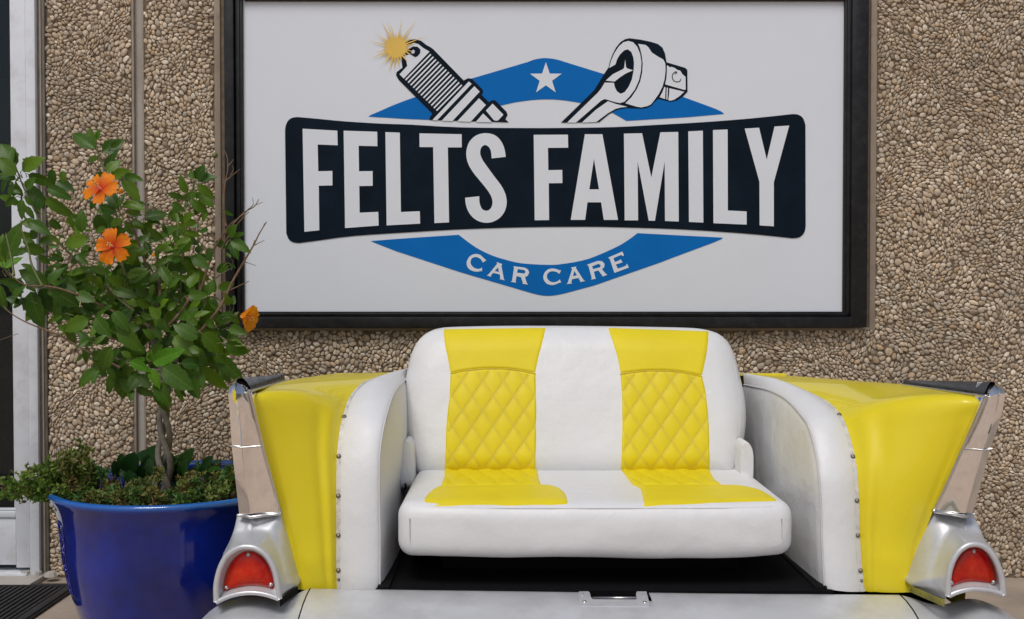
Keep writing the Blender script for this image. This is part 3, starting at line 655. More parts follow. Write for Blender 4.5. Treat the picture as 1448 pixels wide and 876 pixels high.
# ------------------------------------------------------------------ bench made from the tail of a car
bench = thing('car_tail_bench', (.23, 2.9, 0), 'bench built from the yellow finned tail of an old car, white and yellow seat', 'bench')
LIPZ = P(435, 834, 2.42).z
def lerp(a, b, t): return a + (b - a) * t
def surf(rows_a, rows_b, ncol, per, bulge):
    """sheet between two (px, py, D) edge curves; bulge(u, v) -> offset vector"""
    A = [P(*p) for p in catmull(rows_a, per)]; B = [P(*p) for p in catmull(rows_b, per)]
    n = len(A); out = []
    for i in range(n):
        v = i / (n - 1)
        out.append([A[i].lerp(B[i], j / ncol) + bulge(j / ncol, v) for j in range(ncol + 1)])
    return out
def bump01(x, c, w_): return math.exp(-((x - c) / w_) ** 2)
SIDES = [
 dict(s=-1,
  fin=[(421,834,2.44),(416,806,2.45),(408,766,2.455),(397,726,2.45),(385,680,2.437),(372,629,2.422),(361,585,2.407),(355,560,2.402),(356,554,2.46),(380,545,2.62),(403,539,2.81),(440,533,3.1),(470,529,3.45)],
  riv=[(480,833,2.47),(479,800,2.475),(479,757,2.48),(479,715,2.485),(479,675,2.50),(480,640,2.525),(484,606,2.565),(489,585,2.61),(496,565,2.69),(512,546,2.80),(540,534,3.0),(558,530,3.15),(578,526,3.3)],
  seam=[(537,833,2.46),(537,800,2.462),(537,757,2.467),(536,715,2.475),(536,675,2.487),(537,640,2.507),(542,606,2.545),(547,586,2.59),(553,566,2.66),(560,552,2.77),(568,543,2.92),(574,537,3.09),(577,533,3.25)],
  outer=[(321,557,2.36),(323,580,2.365),(326,631,2.385),(331,680,2.405),(336,727,2.425)],
  inner=[(354,557,2.375),(360,580,2.38),(372,631,2.40),(385,680,2.415),(397,725,2.435)],
  ridge=[(332,557,2.352),(336,580,2.357),(341,631,2.375),(348,680,2.395),(355,727,2.412)],
  tip=(331,536.5,2.385), capA=[(340,541,2.375),(353,551,2.38)], capfar=[(396,531,2.80),(403,537,2.82)],
  pod=[(305,852),(304.5,830),(308,808),(316,783),(324,767),(331,748),(335.5,729)], podr=[(397,727),(404,757),(412,790),(419,818),(421.5,828),(396,848)],
  arch=[(306,851),(306,826),(312,802),(323,784),(338,775),(350,773.5),(363,776),(377,786),(387,803),(392,822),(395,847)],
  lens=[(316,836),(317,820),(322,804),(331,790),(343,781.5),(352,780),(362,782),(373,790),(381,803),(386,818),(387.5,831)], lensb=[(387.5,833),(370,829.5),(352,828.5),(334,831.5)],
  screws=[(351,784.8),(320,831),(383,827)], poddep=2.285, ridgep=[(355,728),(354,745),(350,762),(349,773)],
  base=[(306,852),(320,845),(335,840.5),(350,838.5),(365,839),(380,842),(395,847.5)]),
 dict(s=1,
  fin=[(1287,838,2.43),(1293,810,2.44),(1303,768,2.445),(1319,724,2.435),(1340,677,2.42),(1359.5,635,2.405),(1380,590,2.385),(1391,564,2.378),(1386,558,2.45),(1340,551,2.65),(1278,544,2.9),(1200,538,3.15),(1110,531,3.5)],
  riv=[(1219,836,2.46),(1215,800,2.465),(1212,757,2.47),(1211,715,2.475),(1209,675,2.49),(1205,646,2.515),(1196,611,2.56),(1188,592,2.605),(1173,574.5,2.70),(1150,561,2.80),(1107,542,3.0),(1080,536,3.15),(1050,531,3.3)],
  seam=[(1166,832,2.45),(1164,800,2.452),(1162,757,2.457),(1161,715,2.465),(1158,675,2.477),(1154,641.6,2.507),(1144,605,2.56),(1134,589,2.62),(1119,572,2.72),(1105,561,2.83),(1085,552,2.98),(1066,548,3.12),(1052,545,3.25)],
  outer=[(1423,557,2.34),(1417,590,2.35),(1402,635,2.37),(1390,680,2.39),(1377,726,2.41)],
  inner=[(1392,563,2.355),(1381,590,2.365),(1360,635,2.385),(1340,680,2.40),(1320,722,2.42)],
  ridge=[(1413,557,2.332),(1406,590,2.342),(1390,635,2.36),(1377,680,2.38),(1364,726,2.397)],
  tip=(1411,541,2.365), capA=[(1403,544,2.355),(1392,558,2.36)], capfar=[(1285,541,2.90),(1277,542.5,2.9)],
  pod=[(1419,842),(1420,826),(1418,808),(1412,790),(1401,773),(1386,758),(1380,744),(1378,728)], podr=[(1319,724),(1309,752),(1298,786),(1290,818),(1288,828),(1335,848)],
  arch=[(1418.5,841),(1417,820),(1411,800),(1402,783),(1391,773),(1379,770),(1367,772),(1355,781),(1346,797),(1341,818),(1341,843)],
  lens=[(1409,826),(1408,811),(1403,796),(1395,783),(1386,776),(1378,774),(1369,776),(1359,784),(1350,798),(1345,814),(1344,827)], lensb=[(1346,829),(1362,824),(1377,822.5),(1393,824)],
  screws=[(1377.5,780),(1345.5,824),(1405,823.5)], poddep=2.265, ridgep=[(1366,727),(1365,745),(1373,760),(1379,770)],
  base=[(1418.5,841),(1405,836.5),(1392,834),(1378,833),(1365,834.5),(1352,838),(1341,843)])]

def fill_loop(mbd, loop):                  # flat-ish polygon fill
    tris = tessellate_polygon([[Vector((v.x, v.z, 0)) for v in loop]]); b0 = len(mbd.v)
    mbd.v += list(loop)
    for t in tris:
        a, b_, c = (loop[i] for i in t); n_ = (b_ - a).cross(c - a)
        mbd.f.append(tuple(b0 + i for i in (t if n_.y < 0 else reversed(t))))
def dome(c, rad, h, nrm, n=10):
    nrm = nrm.normalized(); a = nrm.orthogonal().normalized(); b_ = nrm.cross(a); rows = []
    for k in range(4):
        t = k / 3 * math.pi / 2
        rows.append([c + (a * math.cos(2*math.pi*i/n) + b_ * math.sin(2*math.pi*i/n)) * rad * math.cos(t) * .999 + nrm * h * math.sin(t) for i in range(n)])
    m_ = MB().grid(rows, True); m_.f.append(tuple(range(3*n, 4*n))); return m_
BACKY = 3.5
for S in SIDES:
    s = S['s']
    # --- yellow quarter panel, from the fin to the riveted flange
    def fb(u, v):
        rear = max(0.0, min(1.0, (0.62 - v) / .10)); ends = min(1, u * 7) * min(1, (1 - u) * 9)
        d = -.020 * math.sin(math.pi * u) ** 1.0 - .007 * bump01(u, .86, .07) + .004 * bump01(u, .72, .06)
        sh = bump01(v, .60, .07)
        top = 1 - rear
        fade = min(1, v * 6 + .35)
        return Vector((0, d * ends * (rear * fade + .35 * sh), ends * (.010 * math.sin(math.pi * u) * top * (1 - v) * 2.2 + .016 * sh * math.sin(math.pi * u))))
    rows = surf(S['fin'], S['riv'], 40, 6, fb)
    if s > 0: rows = [list(reversed(r)) for r in rows]
    fm = MB().grid(rows); fen = fm.build('fender', M['yellow_paint'], bench)
    # outer side of the fender, seen only from the side
    oe = [P(*p) for p in catmull(S['outer'], 3)]
    oe = oe + [Vector((oe[-1].x, 2.43, .62)), Vector((oe[-1].x + s * .012, 2.43, .50)), Vector((oe[-1].x, 2.43, .36))]
    ftop = [P(*p) for p in catmull(S['fin'][8:], 4)]
    fy = [q.y for q in ftop]; side = []
    for k in range(13):
        t = k / 12; yy = lerp(2.46, BACKY, t)
        zt_ = np.interp(yy, fy, [q.z for q in ftop]) - .010; xt_ = np.interp(yy, fy, [q.x for q in ftop])
        off = lerp(abs(oe[0].x - ftop[0].x), .004, t ** .6)
        col_ = []
        for i, p in enumerate(oe):
            w_ = i / (len(oe) - 1)
            z = lerp(zt_, .36, (oe[0].z - p.z) / (oe[0].z - .36))
            xo = p.x + (xt_ + s * off - oe[0].x) * (1 - .35 * w_ * t)
            col_.append(Vector((xo, max(yy, p.y + .03), z)))
        side.append([Vector((xt_, yy, zt_ + .006))] + col_)
    MB().grid(side if s < 0 else [list(reversed(r)) for r in side]).build('fender_side', M['yellow_paint'], fen)
    # --- chrome fin face with its ridge, tip and dark top
    A = [P(*p) for p in catmull(S['outer'], 4)]; B = [P(*p) for p in catmull(S['ridge'], 4)]; C = [P(*p) for p in catmull(S['inner'], 4)]
    rws = []
    for a, b_, c in zip(A, B, C):
        row = [a + Vector((0, .06, 0)), a + Vector((0, .012, 0)), a.lerp(b_, .12), a.lerp(b_, .75), b_ + Vector((-s*.002, 0, 0)), b_ + Vector((0, -.003, 0)), b_.lerp(c, .10), b_.lerp(c, .5), b_.lerp(c, .93), c + Vector((0, .014, 0)), c + Vector((0, .05, 0))]
        rws.append(row if s < 0 else row[::-1])
    fin = MB().grid(rws).build('fin_trim', M['chrome'], bench, True, 50)
    tip = P(*S['tip']); row0 = rws[0]
    cap_rows = [row0]
    for t in (.25, .5, .72, .88, .97, 1.0):
        r2 = []
        for p in row0:
            q = p.lerp(tip + Vector(((p.x - tip.x) * .25, max(0, p.y - tip.y) * .6, 0)), t ** 1.6)
            q.z = lerp(p.z, tip.z, math.sin(t * math.pi / 2)); q.y = lerp(p.y, max(tip.y, p.y) + .035, 1 - math.cos(t * math.pi / 2))
            r2.append(q)
        cap_rows.insert(0, r2)
    MB().grid(cap_rows).build('fin_tip', M['chrome'], fin)
    # dark glossy top running back along the fin
    c1 = P(*S['capA'][1]); f0, f1 = (P(*p) for p in S['capfar'])
    o0 = P(S['tip'][0] - s * 4, S['tip'][1] + .6, S['tip'][2] + .004); c1 = c1 + Vector((-s * .004, -.010, .001)); m0 = P(*S['capA'][0])
    rr = []
    for k in range(11):
        t = k / 10
        inn = c1.lerp(f1, t) + Vector((0, 0, .005)); out = o0.lerp(f0, t)
        mid = inn.lerp(out, .55) + Vector((0, 0, .012 * (1 - .5 * t)))
        lowo = out + Vector((s * .012, 0, -.03))
        row = [inn + Vector((0, 0, -.012)), inn, inn.lerp(mid, .5) + Vector((0, 0, .003)), mid, mid.lerp(out, .6) + Vector((0, 0, .002)), out, lowo]
        rr.append(row[::-1] if s < 0 else row)
    cm = MB().grid(rr); n0 = len(rr[0]); cm.f.append(tuple(range(10 * n0, 11 * n0)))
    cm.build('fin_top', M['dark_top'], fin)
    # bright beads: along the fin's inner edge, under the dark top, and the two cross seams
    edge = [P(*p) + Vector((0, -.004, 0)) for p in catmull(S['inner'], 4)]
    ed = [c1.lerp(f1, t) + Vector((0, -.003, -.004)) for t in np.linspace(1, 0, 10)]
    corner = [ed[-1].lerp(edge[0], t) + Vector((s * .004 * math.sin(math.pi * t), 0, .004 * math.sin(math.pi * t))) for t in (.35, .7)]
    MB().tube(ed + corner + edge, .0034, 8).build('edge_bead', M['chrome_trim'], fin)
    i2 = 8
    MB().tube([A[i2] + Vector((0, -.001, 0)), B[i2] + Vector((0, -.003, -.003)), C[i2] + Vector((0, -.002, 0))], .0020, 8).build('fin_seam', M['chrome_trim'], fin)
    MB().tube([A[-1] + Vector((0, .001, -.004)), A[-1].lerp(B[-1], .6) + Vector((0, -.001, -.004)), B[-1] + Vector((0, -.006, -.007)), B[-1].lerp(C[-1], .5) + Vector((0, -.004, -.004)), C[-1] + Vector((0, -.001, -.003))], .0042, 8).build('fin_collar', M['chrome_trim'], fin)
    if s < 0:
        MB().add(*(lambda c: ([c + Vector((-.004,-.0045,.012)), c + Vector((.003,-.0045,.012)), c + Vector((.004,-.004,-.004)), c + Vector((0,-.0035,-.018)), c + Vector((-.004,-.004,-.004))], [(0,1,2),(0,2,4),(4,2,3)]))(P(332, 559, 2.352))).build('paint_patch', M['yellow_paint'], fin, False)
    # --- tail light housing: a bell flaring from the fin down to the arched mouth
    dep = S['poddep']
    left = catmull([np.array(p) for p in S['pod']], 5); right = catmull([np.array(p) for p in S['podr']], 5)
    outl = resample(left + right, 61)
    arch = resample(catmull([np.array(p) for p in S['arch']], 5), 61)
    rp_ = [P(p[0], p[1], lerp(2.405, dep + .004, k / 3 * .9)) for k, p in enumerate(S['ridgep'])]
    prow = []
    NB = 14
    rx = np.array([p[0] for p in S['ridgep']]); ry = np.array([p[1] for p in S['ridgep']])
    for k in range(NB + 1):
        t = k / NB
        row = []
        for a, b_ in zip(arch, outl):
            q = a * (1 - t) + b_ * t
            h_ = min(1, max(0, (846 - q[1]) / 120.0))           # 0 at the mouth, 1 at the fin
            body = lerp(dep + .012, 2.425, h_ ** .75)
            back = lerp(.10, .02, h_)
            d = lerp(dep, body, min(1, t * 2.2) ** .8) + back * max(0, t - .25) ** 2 / .5625
            rxx = np.interp(q[1], ry, rx); d -= .009 * math.exp(-((q[0] - rxx) / 2.6) ** 2) * min(1, t * 4) * (1 if q[1] < 776 else 0)
            row.append(P(q[0], q[1], d))
        prow.append(row)
    prow.append([p + Vector((0, .07, 0)) for p in prow[-1]])
    if s < 0: prow = [r[::-1] for r in prow]
    tl = MB().grid(prow).build('tail_light_housing', M['silver_paint'], bench)
    loop = [P(p[0], p[1], dep - .002) for p in arch]
    bs = [P(p[0], p[1], dep - .002) for p in catmull(S['base'], 4)]
    MB().tube(loop, .0068, 8).build('bezel', M['silver_paint'], tl)
    MB().tube([p + Vector((0, 0, 0)) for p in bs], .0058, 8).build('bezel_lip', M['silver_paint'], tl)
    # recess walls between bezel and lens, and the lip below the lens
    lz = resample(catmull([np.array(p) for p in S['lens']], 4), 41); lb = catmull([np.array(p) for p in S['lensb']], 4)
    ar41 = resample(arch, 41)
    rec = MB().grid([[P(p[0], p[1], dep) for p in ar41], [P(p[0], p[1], dep + .022) for p in lz]])
    lbl = [lz[-1]] + lb + [lz[0]]
    n_l = 21; lbr = resample(lbl, n_l); bsr = resample(catmull([np.array(p) for p in S['base']], 4), n_l)[::-1]
    rec.grid([[P(p[0], p[1], dep + .022) for p in lbr], [P(p[0], p[1], dep) for p in bsr]])
    rec.build('light_recess', M['silver_paint'], tl)
    ring = resample(lz + lb, 60); cc = np.mean(ring, axis=0)
    lr = []
    for t in (1.0, .96, .85, .65, .4, .15):
        lr.append([P(cc[0] + (p[0] - cc[0]) * t, cc[1] + (p[1] - cc[1]) * t, dep + .0225 - .011 * math.sqrt(1 - t * t)) for p in ring])
    lm = MB().grid(lr, True); lm.f.append(tuple(range(5 * 60, 6 * 60)))
    ln = lm.build('lens', M['lens_red'], tl)
    for q in S['screws']:
        dome(P(q[0], q[1], dep + .016), .0052, .004, Vector((0, -1, 0))).build('screw', M['steel'], ln)
    # painted lip where the housing meets the bumper
    a0 = S['podr'][-2]; a1 = S['podr'][-1]
    lipm = MB()
    L0 = [P(lerp(a0[0], a1[0], t), lerp(a0[1], a1[1], t), lerp(2.40, dep + .012, t)) for t in np.linspace(0, 1, 8)]
    lipm.grid([[p + Vector((0, -.003, 0)) for p in L0], [p + Vector((0, -.002, -.017)) for p in L0], [p + Vector((0, .03, -.017)) for p in L0]])
    lipm.build('housing_lip', M['olive'] if s > 0 else M['black_under'], tl)
    # --- padded white arm
    pad = lambda u, v: Vector((0, -.016 * math.sin(math.pi * min(1, max(0, u))) ** .6 * (1 if v < .5 else max(0, 1 - (v - .5) * 5)), .020 * math.sin(math.pi * u) ** .7 * min(1, max(0, (v - .42) * 5))))
    rows = surf(S['riv'], S['seam'], 16, 6, pad)
    zf = LIPZ - .01
    seamp = [r[-1] for r in rows]
    cnr = Vector((seamp[-1].x, 3.3, zf))
    for i, r in enumerate(rows):
        sp_ = r[-1]
        for t in (.04, .12, .3, .6, 1.0):
            q = sp_.lerp(Vector((sp_.x + (seamp[-1].x - sp_.x) * t, 3.3, zf)), t)
            q.x += -s * (.012 * math.sin(math.pi * min(1, t * 1.2)) + .004)
            r.append(q)
    if s > 0: rows = [r[::-1] for r in rows]
    arm = MB().grid(rows).build('padded_arm', M['white_vinyl'], bench)
    MB().tube([p + Vector((-s * .001, -.0015, .0015)) for p in seamp], .0022, 6).build('arm_seam', M['seam'], arm)
    # worn flange with its rivets
    rv = [P(*p) for p in catmull(S['riv'], 6)]
    fl = []
    for i, p in enumerate(rv):
        tdir = (rv[min(i + 1, len(rv) - 1)] - rv[max(i - 1, 0)]).normalized()
        nrm = Vector((0, -1, 0)) if i < 30 else Vector((0, -.6, .8)).lerp(Vector((0, -.1, 1)), min(1, (i - 30) / 20))
        cr_ = tdir.cross(nrm).normalized() * (-s)
        if cr_.x * s < 0: cr_ = -cr_
        wdt = .0095 * min(1, 1.6 - i / len(rv) * 1.4)
        fl.append([p - cr_ * wdt * .7 + nrm * .003, p - cr_ * wdt * .6 + nrm * .006, p + cr_ * wdt * .5 + nrm * .006, p + cr_ * wdt * .6 + nrm * .001])
    if s < 0: fl = [r[::-1] for r in fl]
    flo = MB().grid(fl).build('flange', M['flange'], arm, True, 40)
    for yq in ((589, 646, 706, 757, 806, 823) if s > 0 else (590, 645, 704, 754, 808, 822)):
        j = min(range(len(rv)), key=lambda i: abs(438 + F * (math.tan(math.atan2(H - rv[i].z, rv[i].y) - PITCH)) - yq))
        nn = Vector((0, -1, .15)) if j < 36 else Vector((0, -.7, .7))
        dome(rv[j] + nn.normalized() * .006, .0062 if yq < 815 else .004, .0045, nn).build('rivet', M['rivet'], flo)
    # arm's small black sill strip at the floor
    q0 = P(*S['seam'][0])
    MB().box((q0.x - .004 if s < 0 else q0.x - .026, 2.44, LIPZ - .012), (q0.x + .026 if s < 0 else q0.x + .004, 3.1, LIPZ + .002), .003).build('floor_edging', M['black_under'], arm, True, 30)

# body behind and below
lx, rx_ = P(*SIDES[0]['fin'][-1]).x, P(*SIDES[1]['fin'][-1]).x
zt = P(576, 528, 3.35).z
MB().box((lx, BACKY - .02, .12), (rx_, BACKY, zt - .012), .004).build('rear_panel', M['yellow_paint'], bench, True, 30)
deck = [[P(470, 530, 3.45), P(497, 533.5, 3.40), P(536, 531, 3.40), P(578, 526.5, 3.34), P(724, 528, 3.34), P(900, 530, 3.34), P(1050, 531.5, 3.34), P(1080, 531, 3.4), P(1110, 532, 3.45)]]
deck.append([Vector((p.x, BACKY, p.z - .004)) for p in deck[0]])
MB().grid(deck[::-1]).build('rear_deck', M['yellow_paint'], bench)
MB().box((-.62, 2.36, .02), (1.08, BACKY - .03, LIPZ - .06), .01).build('underbody', M['black_under'], bench, True, 30)
for xx in (-.5, .95):
    for yy in (2.55, 3.3):
        MB().box((xx - .04, yy - .04, 0), (xx + .04, yy + .04, .05), .004).build('foot', M['black_under'], bench, True, 30)
MB().box((P(548, 833, 2.44).x - .03, 2.43, LIPZ - .05), (P(1160, 833, 2.44).x + .03, 3.38, LIPZ - .006)).build('floor', M['carpet'], bench, False)
MB().box((-.33, 3.30, LIPZ - .02), (.74, 3.33, .84)).build('back_board', M['carpet'], bench, False)

# bumper: lip line in pixels, swept forward and down
def bumper_cols(pts, nfix=None):
    cols = []
    for (px, py, Dl, Dm, drop) in pts:
        a = P(px, py, Dl)
        c = [a + Vector((0, .03, -.05)), a + Vector((0, .006, -.006)), a, a + Vector((0, -.012, .0005))]
        L_ = Dl - Dm
        for t in (.2, .45, .7, .9, 1.0):
            c.append(a + Vector((0, -.012 - (L_ - .012) * t, -drop * t ** 1.9)))
        e_ = c[-1]
        for t in (.25, .5, .75, 1.0):
            c.append(e_ + Vector((0, -.03 * math.sin(t * math.pi * .8), -.20 * t ** .9)))
        cols.append(c)
    return cols
def sweep(name, ctrl, per, parent=None):
    cols = bumper_cols([tuple(p) for p in catmull(ctrl, per)])
    return MB().grid([c[::-1] for c in cols]).build(name, M['silver_paint'], parent)
bump_o = sweep('bumper', [(440,832.5,2.42,2.24,.05),(600,835,2.42,2.22,.05),(740,836.7,2.42,2.21,.05),(819,837.8,2.42,2.21,.05)], 5, bench)
# lip interrupted by the lock notch
sweep('bumper_middle', [(820.3,849.6,2.372,2.21,.0435),(868,850,2.372,2.21,.0435),(922.0,850.2,2.372,2.21,.0435)], 4, bump_o)
sweep('bumper_face', [(917.5,838.5,2.42,2.21,.05),(1050,840,2.42,2.22,.05),(1150,840.6,2.42,2.23,.05),(1271,841.5,2.42,2.25,.05)], 5, bump_o)
sweep('bumper_end', [(438.6,832.7,2.42,2.24,.05),(428,836,2.41,2.23,.05),(418,841,2.40,2.20,.055),(405,846,2.385,2.17,.07),(385,844,2.37,2.13,.10),(350,843,2.36,2.11,.11),(325,848,2.37,2.13,.11),(303,860,2.39,2.17,.10),(286,876,2.42,2.24,.09),(276,896,2.48,2.36,.06),(271,930,2.6,2.5,.03)], 5, bump_o)
sweep('bumper_end', [(1272.6,841.6,2.42,2.25,.05),(1290,846,2.41,2.24,.05),(1312,853,2.39,2.20,.06),(1335,855,2.37,2.16,.08),(1357,848.5,2.36,2.12,.11),(1379,847.5,2.35,2.10,.12),(1405,856,2.36,2.13,.12),(1428,870,2.38,2.18,.11),(1442,885,2.42,2.26,.09),(1450,905,2.48,2.36,.06),(1454,935,2.6,2.5,.03)], 5, bump_o)
for q in ((438.9,832.6,2.42,2.24,.05), (1272.2,841.55,2.42,2.25,.05)):
    c_ = bumper_cols([q])[0]; dx_ = -.018 if q[0] < 700 else .030
    MB().tube([p + Vector((0, -.0004, .0006)) for p in c_[2:10]], .0012, 6).build('bumper_seam', M['black_under'], bump_o)
# lock plate: U-shaped strip on the bumper's lip
pp0 = P(868, 838, 2.42) + Vector((0, 0, .003)); pn = Vector((0, -.13, 1)).normalized()
U = [(818.6,838.2),(832,838),(834.2,840.5),(835.4,846),(838.5,849.3),(900.5,849.6),(899.4,840.5),(901,838.3),(914,838.3),(918.8,856.5),(917.5,858.6),(822.5,858.4),(820.4,855.8)]
up3 = [on_plane(px, py, pp0, pn) for px, py in U]
lk = MB(); tr_ = tessellate_polygon([[Vector((v.x, v.y, 0)) for v in up3]])
n = len(U)
for q in up3: lk.v.append(q + pn * .003)
for q in up3: lk.v.append(q - pn * .006)
lk.f += [tuple(t) if ((up3[t[1]] - up3[t[0]]).cross(up3[t[2]] - up3[t[0]])).z > 0 else tuple(reversed(t)) for t in tr_]
lk.f += [(i, i + n, (i + 1) % n + n, (i + 1) % n) for i in range(n)]
lock = lk.build('lock_plate', M['plate'], bump_o, False)
for q in ((824, 843.0, .0032), (826.5, 852.5, .0055), (910, 843.0, .0032), (912, 853.5, .0055)):
    dome(on_plane(q[0], q[1], pp0, pn) + pn * .0028, q[2], .0022, pn).build('screw', M['steel'], lock)
MB().tube([P(838, 846, 2.40), P(900, 846, 2.40)], .004, 6).build('striker_bar', M['steel'], lock)

# ------------------------------------------------------------------ seat cushion
zt_seat = P(724, 712, 2.45).z; zb_seat = P(724, 789, 2.46).z
X0, X1 = P(560.5, 740, 2.45).x, P(1125, 740, 2.45).x
RS = .037
def rbox(x0, x1, y0, y1, z0, z1, r, nx, ny, nz, fn=None):
    """rounded box, r = radius"""
    def axis(a, b_, n_):
        k = 5; e_ = [a + r * (1 - math.cos(i / k * math.pi / 2)) for i in range(k)]
        m_ = [lerp(a + r, b_ - r, i / n_) for i in range(n_ + 1)]
        f_ = [b_ - r * (1 - math.cos(i / k * math.pi / 2)) for i in reversed(range(k))]
        return e_ + m_ + f_
    ax, ay, az = axis(x0, x1, nx), axis(y0, y1, ny), axis(z0, z1, nz)
    idx = {}; V = []; Fc = []
    def vid(i, j, k):
        if (i, j, k) in idx: return idx[(i, j, k)]
        p = Vector((ax[i], ay[j], az[k]))
        c = Vector((min(max(p.x, x0 + r), x1 - r), min(max(p.y, y0 + r), y1 - r), min(max(p.z, z0 + r), z1 - r)))
        d = p - c
        if d.length > 1e-9: p = c + d.normalized() * r
        if fn: p = fn(p)
        idx[(i, j, k)] = len(V); V.append(p); return idx[(i, j, k)]
    I, Jn, K = len(ax) - 1, len(ay) - 1, len(az) - 1
    for i in range(I):
        for j in range(Jn):
            Fc.append((vid(i,j,0), vid(i,j+1,0), vid(i+1,j+1,0), vid(i+1,j,0)))
            Fc.append((vid(i,j,K), vid(i+1,j,K), vid(i+1,j+1,K), vid(i,j+1,K)))
    for i in range(I):
        for k in range(K):
            Fc.append((vid(i,0,k), vid(i+1,0,k), vid(i+1,0,k+1), vid(i,0,k+1)))
            Fc.append((vid(i,Jn,k), vid(i,Jn,k+1), vid(i+1,Jn,k+1), vid(i+1,Jn,k)))
    for j in range(Jn):
        for k in range(K):
            Fc.append((vid(0,j,k), vid(0,j,k+1), vid(0,j+1,k+1), vid(0,j+1,k)))
            Fc.append((vid(I,j,k), vid(I,j+1,k), vid(I,j+1,k+1), vid(I,j,k+1)))
    return V, Fc
def cush(p):
    u = (p.x - X0) / (X1 - X0); zz = (p.z - zb_seat) / (zt_seat - zb_seat)
    q = p.copy()
    fr = max(0, min(1, (2.56 - p.y) / .12))
    q.y -= .007 * math.sin(math.pi * min(1, max(0, zz))) * fr                      # front face swells
    q.y += .030 * (abs(u - .5) * 2) ** 6 * fr                                     # front corners round off
    if zz < .25: q.z += (.006 * noise.noise(Vector((p.x * 5, p.y * 4, 3.3))) + .006 * (abs(u - .5) * 2) ** 4 ) * (1 - zz / .25) - .003 * (1 - zz / .25)
    if abs(zz - .5) < .5: q.y += .0030 * noise.noise(Vector((p.x * 7, 7.1, p.z * 20))) * fr + .0016 * noise.noise(Vector((p.x * 26, 1.1, p.z * 9))) * fr
    return q
V, Fc = rbox(X0, X1, 2.435, 2.99, zb_seat, zt_seat, RS, 60, 14, 6, cush)
seat = obj('seat_cushion', V, Fc, M['white_vinyl'], bench)
# seam along the front top edge
sm = []
for k in range(61):
    t = k / 60
    x = lerp(X0 + .010, X1 - .010, t); ed_ = (abs(t - .5) * 2)
    y = 2.435 + .0088 + .030 * ed_ ** 6 + .046 * max(0, (ed_ - .90) / .10) ** 2
    sm.append(Vector((x, y, zt_seat - .0105)))
sm = sm[1:-1]
MB().tube(sm, .0021, 8).build('piping', M['white_vinyl'], seat)
for xx, sg in ((578.5, 1), (1108, -1)):
    pts = [P(xx, yy, 2.43) for yy in (736, 746, 756, 764, 770)]
    MB().tube([Vector((p.x, 2.4335 - .007 * math.sin(math.pi * (p.z - zb_seat) / (zt_seat - zb_seat)) + .030 * (abs((p.x - X0) / (X1 - X0) - .5) * 2) ** 6 - .0003, p.z)) for p in pts], .0012, 5).build('side_seam', M['seam'], seat)
# yellow inserts of the cushion: plain front band and quilted rear
def patch(name, left, right, rowsn, colsn, mapf, off, m, parent):
    L_ = resample(catmull([np.array(p) for p in left], 6), rowsn); R_ = resample(catmull([np.array(p) for p in right], 6), rowsn)
    rws = []
    for i in range(rowsn):
        row = []
        for j in range(colsn):
            t = j / (colsn - 1); q = L_[i] * (1 - t) + R_[i] * t
            ed_ = min(i, rowsn - 1 - i, j, colsn - 1 - j)
            row.append(mapf(q[0], q[1], off(q[0], q[1], 0 if ed_ == 0 else (1 if ed_ > 1 else .8), t, i / (rowsn - 1))))
        rws.append(row)
    return MB().grid([r[::-1] for r in rws]).build(name, m, parent)
def seatmap(px, py, o):
    q = on_z(px, py, zt_seat); ed_ = abs((q.x - X0) / (X1 - X0) - .5) * 2
    yc = 2.435 + RS + .030 * ed_ ** 6
    if q.y < yc:
        yy = max(q.y, yc - RS * .80); q.y = yy
        return Vector((q.x, yy, zt_seat + o - (RS - math.sqrt(RS * RS - (yc - yy) ** 2))))
    return Vector((q.x, q.y, zt_seat + o))
def quilt(a, b_): return abs(math.sin(math.pi * a)) ** .36 * abs(math.sin(math.pi * b_)) ** .36
SEATI = [([(628.5,664),(627,676),(623,688)], [(760,664),(762,676),(766,687)], [(623,688),(612,693),(602,702),(596,714.5)], [(766,687),(786,690),(799,697),(805.5,714.5)], 628, 760),
         ([(878,664),(886,676),(895,687)], [(1004,664),(1009,676),(1022,687)], [(895,687),(904,691),(907.5,700),(909,714.5)], [(1022,687),(1060,691),(1085,698),(1105,712)], 878, 1004)]
for qa, qb, fa, fb_, xl, xr in SEATI:
    def qoff(px, py, e_, t, v):
        q = on_z(px, py, zt_seat); aa = t * 4.4; bb = (q.y - 2.6) / .105
        return -.001 + e_ * (.0015 + 0.0065 * quilt(aa + bb * .5, aa - bb * .5))
    patch('quilted_insert', qa, qb, 26, 70, seatmap, qoff, M['yellow_vinyl'], seat)
    patch('yellow_insert', fa, fb_, 14, 50, seatmap, lambda px, py, e_, t, v: -.001 + e_ * (.004 + .004 * math.sin(math.pi * min(1, v * 1.3) * .9)), M['yellow_vinyl'], seat)

